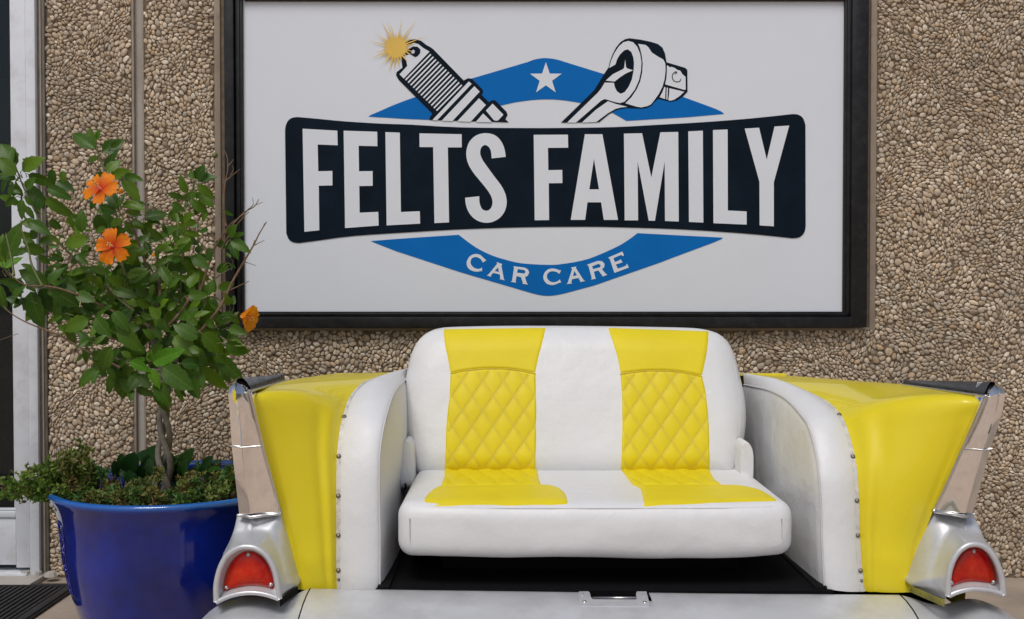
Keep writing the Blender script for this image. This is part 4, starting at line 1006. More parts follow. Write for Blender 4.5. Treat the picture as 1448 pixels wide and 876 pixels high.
# ------------------------------------------------------------------ backrest
OUT = [(592,671),(583,655),(576,630),(572,600),(571.5,570),(573.5,540),(578,515),(584,495),(594,479),(608,469),(626,464.5),(660,463),(720,462),(780,462),(850,462.5),(920,463.5),(980,465),(1004,468),(1020,475),(1032,488),(1040,507),(1047,535),(1053,562),(1055,590),(1053,615),(1048,640),(1041,660),(1034,671),(980,674),(900,675),(800,675),(700,675),(640,674)]
outl = catmull([np.array(p, float) for p in OUT + [OUT[0]]], 6)[:-1]
outl = resample(outl + [outl[0]], 161)[:-1]
OL = np.array(outl)
OLs = np.roll(OL, -1, 0)
def edge_dist(px, py):
    p = np.array([px, py]); d = OLs - OL; t = np.clip(((p - OL) * d).sum(1) / np.maximum((d * d).sum(1), 1e-9), 0, 1)
    q = OL + d * t[:, None]; return math.sqrt(((q - p) ** 2).sum(1).min())
def backD(py): return lerp(2.94, 3.10, (668 - py) / 205.0)
def bulge(d): 
    t = min(1, d / 34.0); return .062 * math.sqrt(max(0, 1 - (1 - t) ** 2)) + .012 * min(1, d / 95.0)
cb = np.array([812.0, 568.0]); hw, hh_ = 242.0, 106.0
rws = []
ins = [0, .6, 2, 4.5, 8, 13, 19, 26, 34, 46, 60, 76, 92]
for d in ins:
    row = []
    for p in outl:
        q = cb + (p - cb) * np.array([1 - d / hw, 1 - d / hh_])
        row.append(P(q[0], q[1], backD(q[1]) - bulge(d)))
    rws.append(row)
bk = [[P(p[0], p[1], backD(p[1])) + Vector((0, .03 * t, 0)) for p in outl] for t in (2.2, .8)]
bkm = MB().grid([r for r in (bk + rws)], True)
nn_ = len(outl); bkm.f.append(tuple((len(ins) + 1) * nn_ + k for k in range(nn_))); bkm.f.append(tuple(reversed(range(nn_))))
back = bkm.build('backrest', M['white_vinyl'], bench)
# make sure the shell's faces look outward
bm = bmesh.new(); bm.from_mesh(back.data); bmesh.ops.recalc_face_normals(bm, faces=bm.faces); bm.to_mesh(back.data); bm.free()
def backmap(px, py, o):
    # the ring insets scale the outline, so measure the inset the same way
    d = edge_dist(px, py)
    up_ = o * max(0, 1 - d / 26.0)
    return P(px, py, backD(py) - bulge(d) - o) + Vector((0, 0, up_))
STI = MB()
def stitch_line(pts, sep, mapf):
    for sg in (-1, 1):
        for k in range(len(pts) - 1):
            a = np.array(pts[k]); b_ = np.array(pts[k + 1]); t = b_ - a; L_ = np.linalg.norm(t); t = t / L_; n_ = np.array([-t[1], t[0]])
            m_ = int(max(1, L_ / 3.1))
            for i in range(m_):
                c0 = a + t * L_ * (i + .12) / m_ + n_ * sep * sg; c1_ = a + t * L_ * (i + .86) / m_ + n_ * sep * sg
                w2 = n_ * .30
                mid = (c0 + c1_) / 2
                STI.add([mapf(*(c0 + w2)), mapf(*(c0 - w2)), mapf(*(c1_ - w2)), mapf(*(c1_ + w2)), mapf(*mid, .0012)], [(0,1,4),(1,2,4),(2,3,4),(3,0,4)])
BACKI = [([(626,465),(629,485),(633,508),(637,528.5)], [(773,463),(769,480),(763,503),(757.5,528.5)], [(637,529),(635,560),(631,600),(629.5,640),(629,669)], [(757.5,529),(758.5,570),(758.5,610),(758,640),(757,669)], 7.5),
         ([(858,463),(865,482),(872,505),(877,529.5)], [(1003,468),(1001,485),(998,508),(993,532.5)], [(877,530),(879,560),(879.5,600),(878.5,640),(877.5,669)], [(993,533),(999,560),(1002.5,600),(1003.5,640),(1003.5,669)], 7.0)]
for ua, ub, qa, qb, arc in BACKI:
    # upper plain panel with a bowed lower edge, lower quilted panel with a bowed upper edge
    Lq = resample(catmull([np.array(p) for p in qa], 6), 90); Rq = resample(catmull([np.array(p) for p in qb], 6), 90)
    Lu = resample(catmull([np.array(p) for p in ua], 6), 30); Ru = resample(catmull([np.array(p) for p in ub], 6), 30)
    def bow(t): return -arc * 4 * t * (1 - t)
    rws = []
    for i in range(30):
        v = i / 29; row = []
        for j in range(44):
            t = j / 43; q = Lu[i] * (1 - t) + Ru[i] * t; q = q + np.array([0, bow(t) * v ** 2])
            ed_ = min(i, 29 - i, j, 43 - j); ee = 0 if ed_ == 0 else 1
            row.append(backmap(q[0], q[1], -.0015 + ee * (.0045 + .003 * math.sin(math.pi * v) * math.sin(math.pi * t))))
        rws.append(row)
    MB().grid([r[::-1] for r in rws]).build('yellow_insert', M['yellow_vinyl'], back)
    x0q, x1q = qa[0][0], qb[0][0]; cxq = (x0q + x1q) / 2
    PXW, PYH = 29.2, 42.5
    def qh(px, py):
        aa = (px - cxq) / PXW + (py - 667.0) / PYH; bb = (px - cxq) / PXW - (py - 667.0) / PYH
        return quilt(aa * 1.0 + .5, bb * 1.0 + .5)
    rws = []; NR, NC = 120, 100
    Lq = resample(catmull([np.array(p) for p in qa], 6), NR); Rq = resample(catmull([np.array(p) for p in qb], 6), NR)
    for i in range(NR):
        v = i / (NR - 1); row = []
        for j in range(NC):
            t = j / (NC - 1); q = Lq[i] * (1 - t) + Rq[i] * t; q = q + np.array([0, bow(t) * (1 - v) ** 3])
            ed_ = min(i, NR - 1 - i, j, NC - 1 - j); ee = 0 if ed_ == 0 else min(1, .5 + ed_ * .25)
            row.append(backmap(q[0], q[1], -.0015 + ee * (.002 + .0054 * qh(q[0], q[1]))))
        rws.append(row)
    qo = MB().grid([r[::-1] for r in rws]).build('quilted_insert', M['yellow_vinyl'], back)
    STI = MB()
    def inside(q):
        if not (529 - arc < q[1] < 666): return False
        v = (q[1] - 529) / 140; i = int(min(NR - 1, max(0, v * (NR - 1))))
        if not (Lq[i][0] + 2 < q[0] < Rq[i][0] - 2): return False
        t = (q[0] - Lq[i][0]) / (Rq[i][0] - Lq[i][0])
        return q[1] > 529 + bow(t) + 2
    def smap(px, py, o=.0006): return backmap(px, py, .0012 + .0054 * qh(px, py) + o)
    for sg in (-1, 1):
        for k in range(-12, 13):
            # line aa = const (sg=1) or bb = const (sg=-1); valleys at half-integers
            c = k + .5
            seg = []
            for yy in np.arange(520, 668, 3.0):
                xx = cxq + (c - sg * (yy - 667.0) / PYH) * PXW
                if inside((xx, yy)): seg.append((xx, yy))
                else:
                    if len(seg) > 1: stitch_line(seg, 1.05, smap)
                    seg = []
            if len(seg) > 1: stitch_line(seg, 1.05, smap)
    so_ = STI.build('stitching', M['stitch'], qo, False); tag(so_, kind='stuff')
    # seam bead between the two panels
    MB().tube([backmap(lerp(x0q, x1q, t), lerp(ua[-1][1], ub[-1][1], t) + bow(t), .0035) for t in np.linspace(0, 1, 20)], .0016, 6).build('panel_seam', M['yellow_vinyl'], back)
MB().tube([backmap(q[0], q[1], .0002) for q in catmull([np.array(p) for p in ((577,505),(580,560),(584,610),(590,650),(594,664))], 4)], .0011, 5).build('side_seam', M['seam'], back)
MB().tube([backmap(q[0], q[1], .0002) for q in catmull([np.array(p) for p in ((1037,505),(1046,560),(1047,600),(1042,640),(1036,662))], 4)], .0011, 5).build('side_seam', M['seam'], back)
# hinge covers at both ends
for L_ in ([(566,690),(565.5,655),(566,635),(569,626),(574,622),(579,623),(583,629),(585,645),(586,690)], [(1065,680),(1065.5,650),(1064,636),(1060,628),(1055,624.5),(1050,626),(1046.5,634),(1045,650),(1045,680)]):
    lp = [P(q[0], q[1], 2.86) for q in catmull([np.array(p, float) for p in L_], 4)]
    if L_[0][0] > 900: lp = lp[::-1]
    ce = sum(lp, Vector()) / len(lp)
    r1 = [p.lerp(ce, .12) + Vector((0, -.010, 0)) for p in lp]; r2 = [p + Vector((0, .07, 0)) for p in lp]
    hm = MB().grid([r2, lp, r1], True); nL = len(lp); hm.f.append(tuple(2 * nL + k for k in range(nL)))
    hc = hm.build('hinge_cover', M['white_vinyl'], bench, True, 60)
    bm = bmesh.new(); bm.from_mesh(hc.data); bmesh.ops.recalc_face_normals(bm, faces=bm.faces); bm.to_mesh(hc.data); bm.free()
    px_ = L_[0][0] + (7 if L_[0][0] < 900 else -7)
    MB().tube([P(px_, 684, 2.845), P(px_ + 1, 688, 2.845), P(px_, 693, 2.85)], .003, 6).build('hinge_pin', M['black_under'], hc)
MB().box((X0 + .10, 2.62, LIPZ - .008), (X1 - .10, 2.95, zb_seat + .02), .006).build('seat_pedestal', M['black_under'], bench, True, 30)
MB().box((X0 + .05, 2.9, LIPZ - .008), (X1 - .05, 3.08, zt_seat - .02), .006).build('back_bracket', M['black_under'], bench, True, 30)

# ------------------------------------------------------------------ glazed pot
PY_, PR = 3.20, .39
PX_ = -1.068
pot = thing('flower_pot', (PX_, PY_, 0), 'big glossy cobalt blue glazed pot with a flared pale rim', 'pot')
prof = [(.245,.0),(.258,.004),(.268,.03),(.288,.09),(.303,.14),(.326,.22),(.343,.30),(.351,.347),(.3545,.39),(.357,.425),(.363,.46),(.372,.492),(.383,.516),(.3905,.528),(.3935,.536),(.392,.5435),(.386,.548),(.378,.548),(.368,.541),(.358,.525),(.347,.50),(.338,.47),(.335,.42)]
rows = []
NS = 72
for r_, z in prof:
    rows.append([Vector((PX_ + (r_ + .002 * noise.noise(Vector((3 * math.cos(a), 3 * math.sin(a), z * 8)))) * math.cos(a), PY_ + r_ * math.sin(a), z)) for a in [2 * math.pi * k / NS for k in range(NS)]])
pm = MB().grid(rows, True); pm.f.append(tuple(reversed(range(NS))))
pm.build('pot_body', M['glaze'], pot)
cart = MB(); 
def on_pot(deg, z):
    rr_ = np.interp(z, [q[1] for q in prof[:15]], [q[0] for q in prof[:15]]) + .0015; a = R(deg)
    return Vector((PX_ + rr_ * math.cos(a), PY_ + rr_ * math.sin(a), z))
cart.tube([on_pot(d, z) for d, z in catmull([np.array(q, float) for q in ((211,.46),(215.5,.458),(219,.44),(219.5,.35),(219,.25),(216,.235),(212,.24),(210.5,.26),(210,.35),(209.5,.44),(211,.46))], 5)], .0022, 6)
cart.tube([on_pot(d, z) for d, z in catmull([np.array(q, float) for q in ((214,.44),(212,.42),(217,.405),(213,.385),(216.5,.36),(212.5,.33),(216,.31),(213,.29),(215.5,.265))], 5)], .0018, 6)
cart.build('relief_cartouche', M['glaze'], pot)
srow = []
for k, rr_ in enumerate((.337, .30, .22, .12, .04)):
    srow.append([Vector((PX_ + rr_ * math.cos(a), PY_ + rr_ * math.sin(a), .475 + .02 * k / 4 + .014 * noise.noise(Vector((rr_ * 9 * math.cos(a), rr_ * 9 * math.sin(a), 2))))) for a in [2 * math.pi * q / NS for q in range(NS)]])
smm = MB().grid(srow, True); smm.f.append(tuple(4 * NS + k for k in range(NS)))
smm.build('soil', M['soil'], pot)

# ------------------------------------------------------------------ leaves
def leaf_mesh(name, width, curl, fold, serr, m, blunt=0.0, n=9):
    """leaf along +X (0..1), face towards +Z"""
    V = []; Fs = []; rs = random.Random(hash(name) % 1000 if False else int(width * 1000 + curl * 77 + serr * 500))
    for i in range(n + 1):
        t = i / n
        prof_ = ((math.sin(math.pi * t ** .82) ** .55) if blunt else (t ** .62 * (1 - t) ** .92 / .4905)) if 0 < t < 1 else 0
        hw_ = width * .5 * prof_
        if 0 < i < n: hw_ *= 1 + serr * (1 if i % 2 else -1)
        z0 = -curl * t * t
        y_ = .012 * math.sin(5 * t + width * 9)
        V += [(t, y_ - hw_, z0 + fold * hw_ - .25 * fold * hw_ * hw_ / max(width, .1) + .02 * math.sin(7 * t + 1)), (t, y_ - hw_ * .5, z0 + fold * hw_ * .62), (t, y_, z0), (t, y_ + hw_ * .5, z0 + fold * hw_ * .62), (t, y_ + hw_, z0 + fold * hw_ - .25 * fold * hw_ * hw_ / max(width, .1) + .02 * math.sin(6 * t))]
        if i:
            b0 = 5 * (i - 1)
            for k in range(4): Fs.append((b0 + k, b0 + 5 + k, b0 + 6 + k, b0 + 1 + k))
    me = mesh(name, V, Fs); me.materials.append(m)
    return me
LM = {k: [leaf_mesh('leaf', w_, c_, f_, .07, M[mm]) for w_, c_, f_ in sh] for k, mm, sh in (
    ('n', 'leaf', ((.56,.12,.26), (.64,.28,.32), (.54,.20,.40), (.66,.36,.22))),
    ('w', 'leaf', ((.80,.20,.22), (.74,.32,.30), (.86,.16,.26))),
    ('b', 'leaf_bright', ((.55,.15,.35), (.62,.20,.3))))}
LD = [leaf_mesh('leaf', w_, c_, f_, .03, M['leaf_dark'], .8) for w_, c_, f_ in ((.62,.15,.3), (.55,.3,.4), (.72,.2,.2))]
def place_leaf(me, base, tip, parent, roll=0.0, face=Vector((0, -1, .35))):
    x_ = tip - base; L_ = max(.008, x_.length); x_ = x_ / L_
    f_ = face - x_ * face.dot(x_)
    if f_.length < .05: f_ = Vector((0, 0, 1)) - x_ * x_.z
    f_.normalize(); y_ = f_.cross(x_)
    c_, s_ = math.cos(roll), math.sin(roll)
    z2 = f_ * c_ + y_ * s_; y2 = z2.cross(x_)
    mt = Matrix((( x_.x, y2.x, z2.x, 0), (x_.y, y2.y, z2.y, 0), (x_.z, y2.z, z2.z, 0), (0, 0, 0, 1)))
    o = bpy.data.objects.new('leaf', me); link(o, parent)
    wm = Matrix.Translation(base) @ mt @ Matrix.Diagonal((L_, L_, L_, 1))
    o.matrix_basis = wm
    return o
TD = 3.16
hib = thing('hibiscus_tree', (P(230, 690, TD).x, TD, .48), 'braided trunk hibiscus with orange flowers growing from the blue pot', 'hibiscus')
rl = random.Random(5)
# braided trunk
for k in range(3):
    pts = []; rads = []
    for i in range(25):
        t = i / 24; y = lerp(694, 555, t); cxp = 229 + 3.5 * math.sin(t * 3) + (6 if t < .0 else 0)
        ph = k * 2 * math.pi / 3 + t * 6.6
        amp = lerp(11.5, 5.0, min(1, t * 1.1))
        pts.append(P(cxp + amp * math.sin(ph), y, TD + .018 * math.cos(ph)))
        rads.append(lerp(.0108, .0078, t))
    MB().tube(catmull(pts, 2), [r for r in np.interp(np.linspace(0, 1, 49), np.linspace(0, 1, 25), rads)], 9).build('trunk', M['bark'], hib)
BR = [  # (points px,py,dD), base radius, tip radius, material
 ([(232,562,0),(228,525,-.01),(218,490,0),(212,462,.01),(205,446,.02),(197,437,.04)], .011, .006, 'bark'),
 ([(236,560,0),(246,520,.02),(258,480,.06),(270,455,.08)], .010, .005, 'bark'),
 ([(213,470,.01),(221,448,0),(219,425,-.02),(217,405,-.03),(206,373,-.04),(192,333,-.05),(180,305,-.05)], .006, .003, 'twig'),
 ([(219,455,0),(226,420,-.05),(224,390,-.06),(222,372,-.06),(225,345,-.05)], .006, .003, 'twig'),
 ([(212,462,.01),(175,447,-.04),(147,434,-.10),(112,418,-.15),(74,406,-.18),(35,403,-.2),(12,385,-.2)], .0045, .002, 'twig'),
 ([(205,446,.02),(160,415,.0),(121,381,-.02),(84,344,-.03),(66,330,-.03),(35,308,-.03),(30,275,-.03)], .005, .0025, 'green_stem'),
 ([(190,420,0),(172,370,-.04),(172,330,-.06),(163,300,-.07),(155,270,-.07),(150,250,-.07),(143,228,-.06),(135,208,-.06)], .005, .002, 'green_stem'),
 ([(60,405,-.18),(45,375,-.18),(40,352,-.18),(28,318,-.16)], .004, .002, 'green_stem'),
 ([(20,390,-.2),(15,360,-.2),(8,330,-.2)], .004, .002, 'green_stem'),
 ([(66,330,-.03),(45,290,-.03),(32,262,-.03),(22,235,-.03)], .003, .002, 'green_stem'),
 ([(234,465,-.08),(250,448,-.1),(262,432,-.11),(269,421,-.11)], .0055, .004, 'twig'),
 ([(258,480,.06),(256,440,.06),(255,400,.05),(258,370,.05),(262,340,.05),(266,310,.05),(272,272,.05),(275,258,.05)], .0045, .002, 'green_stem'),
 ([(282,470,-.06),(300,450,-.06),(315,428,-.06),(328,400,-.06),(345,370,-.06),(358,348,-.06),(367,330,-.06),(377,314,-.06)], .0055, .0015, 'twig'),
 ([(358,348,-.06),(366,344,-.06),(374,340,-.06)], .0018, .0008, 'twig'), ([(358,346,-.06),(360,340,-.06)], .0016, .0008, 'twig'), ([(372,322,-.06),(374,316,-.05)], .0014, .0008, 'twig'), ([(345,370,-.06),(362,376,-.06)], .0014, .0007, 'twig'),
 ([(282,410,.08),(281,370,.08),(280,346,.08),(280,315,.08),(284,303,.08),(296,291,.08)], .0035, .0014, 'twig'),
 ([(283,412,.05),(292,385,.05),(300,360,.05),(310,340,.05),(320,328,.05),(340,306,.05),(350,298,.05),(360,292,.05),(366,282,.05)], .004, .0012, 'twig'),
 ([(312,337,.05),(325,318,.05),(345,303,.05),(358,290,.05)], .0022, .001, 'twig'), ([(350,297,.05),(358,290,.05),(357,280,.05)], .0016, .0008, 'twig'), ([(360,291,.05),(372,286,.05)], .0014, .0007, 'twig'),
 ([(312,355,.02),(322,335,.02),(340,312,.02),(352,300,.02)], .002, .001, 'twig'),
 ([(320,320,.05),(316,290,.05),(318,262,.05),(322,240,.05),(321,222,.05),(316,211,.05)], .0028, .0012, 'twig'),
 ([(318,257,.05),(330,247,.05),(340,239,.05)], .0018, .0008, 'twig'), ([(322,236,.05),(327,230,.05),(330,225,.05)], .0016, .0008, 'twig'), ([(326,248,.05),(330,240,.05),(328,234,.05)], .0014, .0008, 'twig'),
 ([(315,428,-.06),(303,420,-.05),(290,422,-.04),(270,438,0)], .0025, .002, 'green_stem'), ([(315,415,-.06),(335,406,-.06),(352,398,-.06)], .0022, .0009, 'twig'),
 ([(285,440,0),(300,400,0),(318,385,.02),(326,380,.02)], .003, .0015, 'green_stem'),
 ([(290,470,0),(315,460,-.03),(330,452,-.05),(342,444,-.06)], .003, .002, 'green_stem'),
 ([(170,520,-.08),(135,502,-.1),(110,490,-.12),(85,475,-.14),(62,466,-.15),(35,455,-.16),(15,443,-.16),(4,432,-.16)], .004, .0014, 'twig'),
 ([(0,481,-.14),(14,476,-.14),(26,472,-.14)], .0012, .0008, 'twig'),
 ([(190,440,-.1),(165,420,-.12),(152,400,-.13),(150,385,-.13)], .004, .002, 'green_stem'),
 ([(228,525,-.01),(200,520,-.05),(170,510,-.08),(150,500,-.1)], .005, .003, 'bark'),
 ([(246,520,.02),(275,505,.0),(300,500,-.02),(320,505,-.03)], .005, .002, 'bark'),
 ([(195,460,0),(165,480,-.06),(140,470,-.08),(120,460,-.1),(100,455,-.1)], .004, .002, 'twig'),
]
for pts, r0, r1, mm in BR:
    bk_ = .0 if pts[0][0] > 275 else .07
    c = [P(p[0], p[1], TD + p[2] + bk_ * min(1, i / 8)) for i, p in enumerate(catmull([np.array(p, float) for p in pts], 4))]
    MB().tube(c, [lerp(r0, r1, i / (len(c) - 1)) for i in range(len(c))], 6).build('branch', M[mm], hib)
LEAVES = [
 (0,160,7.961, [(170,620,10,360,'w'),(130,560,130,390,'n'),(180,700,0,520,'w'),(180,750,0,690,'w'),(250,640,440,510,'w'),(1070,400,820,215,'n'),(1075,400,980,185,'n'),(1090,300,1115,195,'b'),(1155,440,1365,310,'w'),(1100,515,970,520,'n'),(1190,640,1290,440,'n'),(1200,670,1330,530,'w'),(1180,690,1080,690,'w'),(1250,720,1420,650,'w'),(320,690,580,810,'n'),(290,860,370,740,'w')]),
 (160,180,6.536, [(690,610,605,465,'n'),(760,480,830,365,'w'),(780,490,910,440,'w'),(740,490,705,395,'n'),(780,540,915,640,'n'),(640,650,530,625,'n'),(690,640,750,600,'n'),(720,660,770,750,'n'),(770,660,790,605,'b'),(680,680,670,740,'n'),(95,480,230,670,'n'),(100,450,240,480,'n'),(300,720,100,715,'n'),(250,800,120,780,'n'),(290,840,480,790,'w'),(600,860,560,740,'n'),(650,870,720,800,'w'),(-20,190,70,125,'n')]),
 (0,260,7.18, [(480,50,690,125,'n'),(480,145,680,325,'n'),(430,250,280,20,'w'),(210,100,120,60,'n'),(150,140,45,230,'n'),(220,160,215,330,'n'),(260,230,330,340,'n'),(340,220,250,140,'n'),(500,370,610,450,'w'),(230,380,380,430,'n'),(300,390,470,480,'n'),(370,460,310,570,'w'),(250,640,440,690,'w'),(60,790,180,430,'n'),(20,800,0,560,'w'),(50,860,200,740,'b'),(40,860,0,750,'b'),(840,490,810,295,'w'),(830,490,720,430,'n'),(900,560,640,600,'w'),(870,490,930,450,'n'),(500,520,600,600,'n'),(590,530,660,540,'n'),(490,630,580,640,'n'),(580,670,620,740,'n'),(690,650,780,690,'n'),(890,690,800,740,'n'),(780,720,860,800,'n'),(1180,280,990,240,'n'),(1200,260,1090,60,'n'),(1210,240,1250,110,'n'),(1250,200,1440,240,'n'),(1280,290,1420,310,'n'),(1250,390,1090,390,'n'),(1260,390,1370,450,'n'),(1080,450,970,480,'w'),(1350,380,1436,420,'n'),(390,760,500,800,'n')]),
 (180,290,7.18, [(140,70,0,75,'n'),(200,150,330,180,'n'),(170,250,60,150,'n'),(360,350,210,240,'n'),(410,300,350,190,'n'),(470,340,540,250,'w'),(500,190,490,60,'n'),(540,170,690,180,'w'),(600,270,700,310,'n'),(590,340,690,380,'n'),(500,470,580,400,'n'),(350,460,510,430,'w'),(330,470,430,360,'b'),(310,540,290,460,'b'),(180,380,230,480,'n'),(330,560,520,640,'w'),(340,620,430,800,'n'),(500,720,450,850,'n'),(240,690,20,780,'w'),(450,570,550,530,'w'),(0,740,150,640,'n'),(1030,320,1080,220,'w'),(1070,330,1165,290,'n'),(1060,360,1195,440,'n'),(1050,380,1110,520,'n'),(1030,620,890,660,'w'),(1040,600,1100,640,'n'),(1050,540,1010,480,'n'),(990,60,1045,100,'n'),(880,890,870,775,'w')]),
 (0,370,7.18, [(250,230,0,200,'n'),(480,240,210,100,'w'),(500,230,600,60,'w'),(270,240,60,400,'w'),(270,400,100,430,'n'),(310,310,385,625,'w'),(430,270,500,470,'w'),(530,280,750,440,'w'),(0,240,20,470,'n'),(790,310,600,140,'n'),(800,330,910,250,'w'),(860,110,680,110,'n'),(870,110,1030,240,'n'),(1050,240,1000,20,'n'),(1080,230,1110,120,'b'),(1130,190,1420,70,'w'),(1140,270,1360,350,'n'),(1310,200,1436,110,'n'),(770,500,580,490,'n'),(760,490,650,580,'w'),(630,540,500,610,'n'),(900,580,660,690,'w'),(750,500,790,390,'n'),(880,490,920,570,'n'),(970,570,1090,740,'w'),(980,640,920,740,'n'),(1090,700,950,690,'n'),(1100,730,1280,520,'w'),(980,580,1040,500,'n'),(1200,690,1400,870,'w'),(930,860,800,720,'n'),(960,840,1060,750,'n'),(870,860,810,830,'n'),(700,420,560,360,'n'),(860,420,960,470,'n')]),
 (160,390,7.18, [(150,550,200,840,'w'),(0,370,130,520,'w'),(420,150,300,240,'w'),(0,150,210,205,'n'),(860,640,640,500,'w'),(600,600,520,720,'w'),(620,620,820,780,'w'),(860,500,720,380,'w'),(760,200,930,200,'w'),(900,590,1110,770,'w'),(920,580,1070,590,'w'),(640,790,440,850,'w'),(390,870,375,770,'b'),(330,860,170,870,'b'),(1140,690,1340,780,'w'),(1200,660,1300,700,'w'),(1180,530,1300,570,'w'),(1230,400,1140,370,'n'),(1190,430,1290,480,'n'),(1180,300,1150,210,'n'),(1220,300,1225,205,'n'),(980,230,1060,330,'n'),(960,200,1000,60,'w'),(480,430,360,330,'w'),(460,440,560,560,'w'),(560,360,640,260,'n'),(300,480,200,420,'n'),(420,640,330,560,'w'),(820,420,960,360,'n'),(560,120,640,40,'n')]),
 (100,480,5.764, [(330,60,230,260,'w'),(215,245,60,360,'w'),(230,250,170,350,'n'),(440,195,400,460,'w'),(340,290,290,430,'n'),(570,280,480,400,'w'),(560,290,630,380,'w'),(490,400,490,490,'n'),(540,400,640,450,'n'),(480,180,630,250,'b'),(640,190,645,95,'b'),(670,190,870,100,'b'),(640,240,720,380,'b'),(750,230,955,380,'w'),(740,240,830,310,'b'),(680,360,800,510,'w'),(690,420,760,590,'n'),(860,380,890,480,'n'),(900,400,930,470,'n'),(960,310,1030,460,'w'),(900,200,1040,200,'w'),(1030,220,1070,380,'n'),(1070,220,1210,400,'n'),(1200,140,1345,310,'n'),(1190,120,1170,170,'n'),(1240,120,1300,100,'n'),(1280,60,1430,100,'w'),(150,20,80,30,'n'),(490,150,420,100,'w'),(1050,110,960,60,'w'),(140,0,70,50,'n'),(600,120,520,40,'w')])]
nleaf = 0
for ox, oy, sc, lst in LEAVES:
    for (x0_, y0_, x1_, y1_, kd) in lst:
        bx_, by_ = ox + x0_ / sc, oy + y0_ / sc; tx_, ty_ = ox + x1_ / sc, oy + y1_ / sc
        near = -.10 if by_ > 440 else -.02
        D0 = TD + near + rl.uniform(-.10, .08); D1_ = D0 + rl.uniform(-.035, .02)
        face = Vector((rl.uniform(-.3, .3), -1, rl.uniform(-.05, .55)))
        me = rl.choice(LM[kd])
        b3, t3 = P(bx_, by_, D0), P(tx_, ty_, D1_)
        t3 = b3 + (t3 - b3) * 1.14
        place_leaf(me, b3, t3, hib, rl.uniform(-.35, .35), face); nleaf += 1
        # leaf stalk
        dr_ = (b3 - t3).normalized(); tk = P(228, 520, TD); tw = (tk - b3).normalized()
        MB().tube([b3 + (t3 - b3) * .03, b3 + dr_ * .012 + Vector((0, .004, -.002)), b3 + dr_ * .018 + tw * .016 + Vector((0, .008, -.004))], [.0011, .0012, .0014], 5).build('leaf_stalk', M['green_stem'], hib)
# leaves deeper in the crown
core = [(205,455,115,75,52), (110,405,75,50,18), (215,370,60,60,14), (270,470,60,45,14)]
for cx0, cy0, rx0, ry0, cnt in core:
    for k in range(cnt):
        if nleaf >= 298: break
        a = rl.uniform(0, 2 * math.pi); q = math.sqrt(rl.random())
        bx_, by_ = cx0 + rx0 * q * math.cos(a), cy0 + ry0 * q * math.sin(a)
        an = rl.uniform(0, 2 * math.pi); L_ = rl.uniform(22, 36)
        D0 = TD + rl.uniform(.02, .24)
        b3 = P(bx_, by_, D0); t3 = P(bx_ + L_ * math.cos(an), by_ + L_ * (math.sin(an) * .7 + .45), D0 + rl.uniform(-.03, .03))
        place_leaf(rl.choice(LM['n'] + LM['w']), b3, t3, hib, rl.uniform(-.6, .6), Vector((rl.uniform(-.5, .5), -1, rl.uniform(.2, 1)))); nleaf += 1
# the rest of the foliage inside the crown, one mass
LMV = MB(); ltint = []
proto_l = LM['w'][0]; pv = [v.co.copy() for v in proto_l.vertices]; pf = [tuple(p.vertices) for p in proto_l.polygons]
for cx0, cy0, rx0, ry0, cnt in [(205,470,112,64,120), (250,450,85,65,60), (105,400,75,45,34), (205,395,80,62,95), (150,420,80,45,45), (235,515,85,32,36), (40,385,38,60,18), (150,330,60,70,30), (270,330,40,60,24), (50,260,45,35,16)]:
    for k in range(cnt):
        a = rl.uniform(0, 2 * math.pi); q = math.sqrt(rl.random()); D0 = TD + rl.uniform(-.09, .24)
        b3 = P(cx0 + rx0 * q * math.cos(a), cy0 + ry0 * q * math.sin(a), D0); an = rl.uniform(0, 2 * math.pi)
        L_ = rl.uniform(.034, .070); x_ = Vector((math.cos(an), rl.uniform(-.4, .4), math.sin(an) * .7 - .45)).normalized()
        f_ = Vector((rl.uniform(-.5, .5), -1, rl.uniform(-.1, .8))); f_ = (f_ - x_ * f_.dot(x_)).normalized(); y_ = f_.cross(x_); ww = rl.uniform(.75, 1.0)
        LMV.add([b3 + (x_ * v.x + y_ * v.y * ww + f_ * v.z) * L_ for v in pv], pf); ltint += [rl.random()] * len(pv)
lmo = LMV.build('leaf_mass', M['leaf'], hib); tag(lmo, kind='stuff')
lmo.data.attributes.new('tint', 'FLOAT', 'POINT').data.foreach_set('value', ltint)
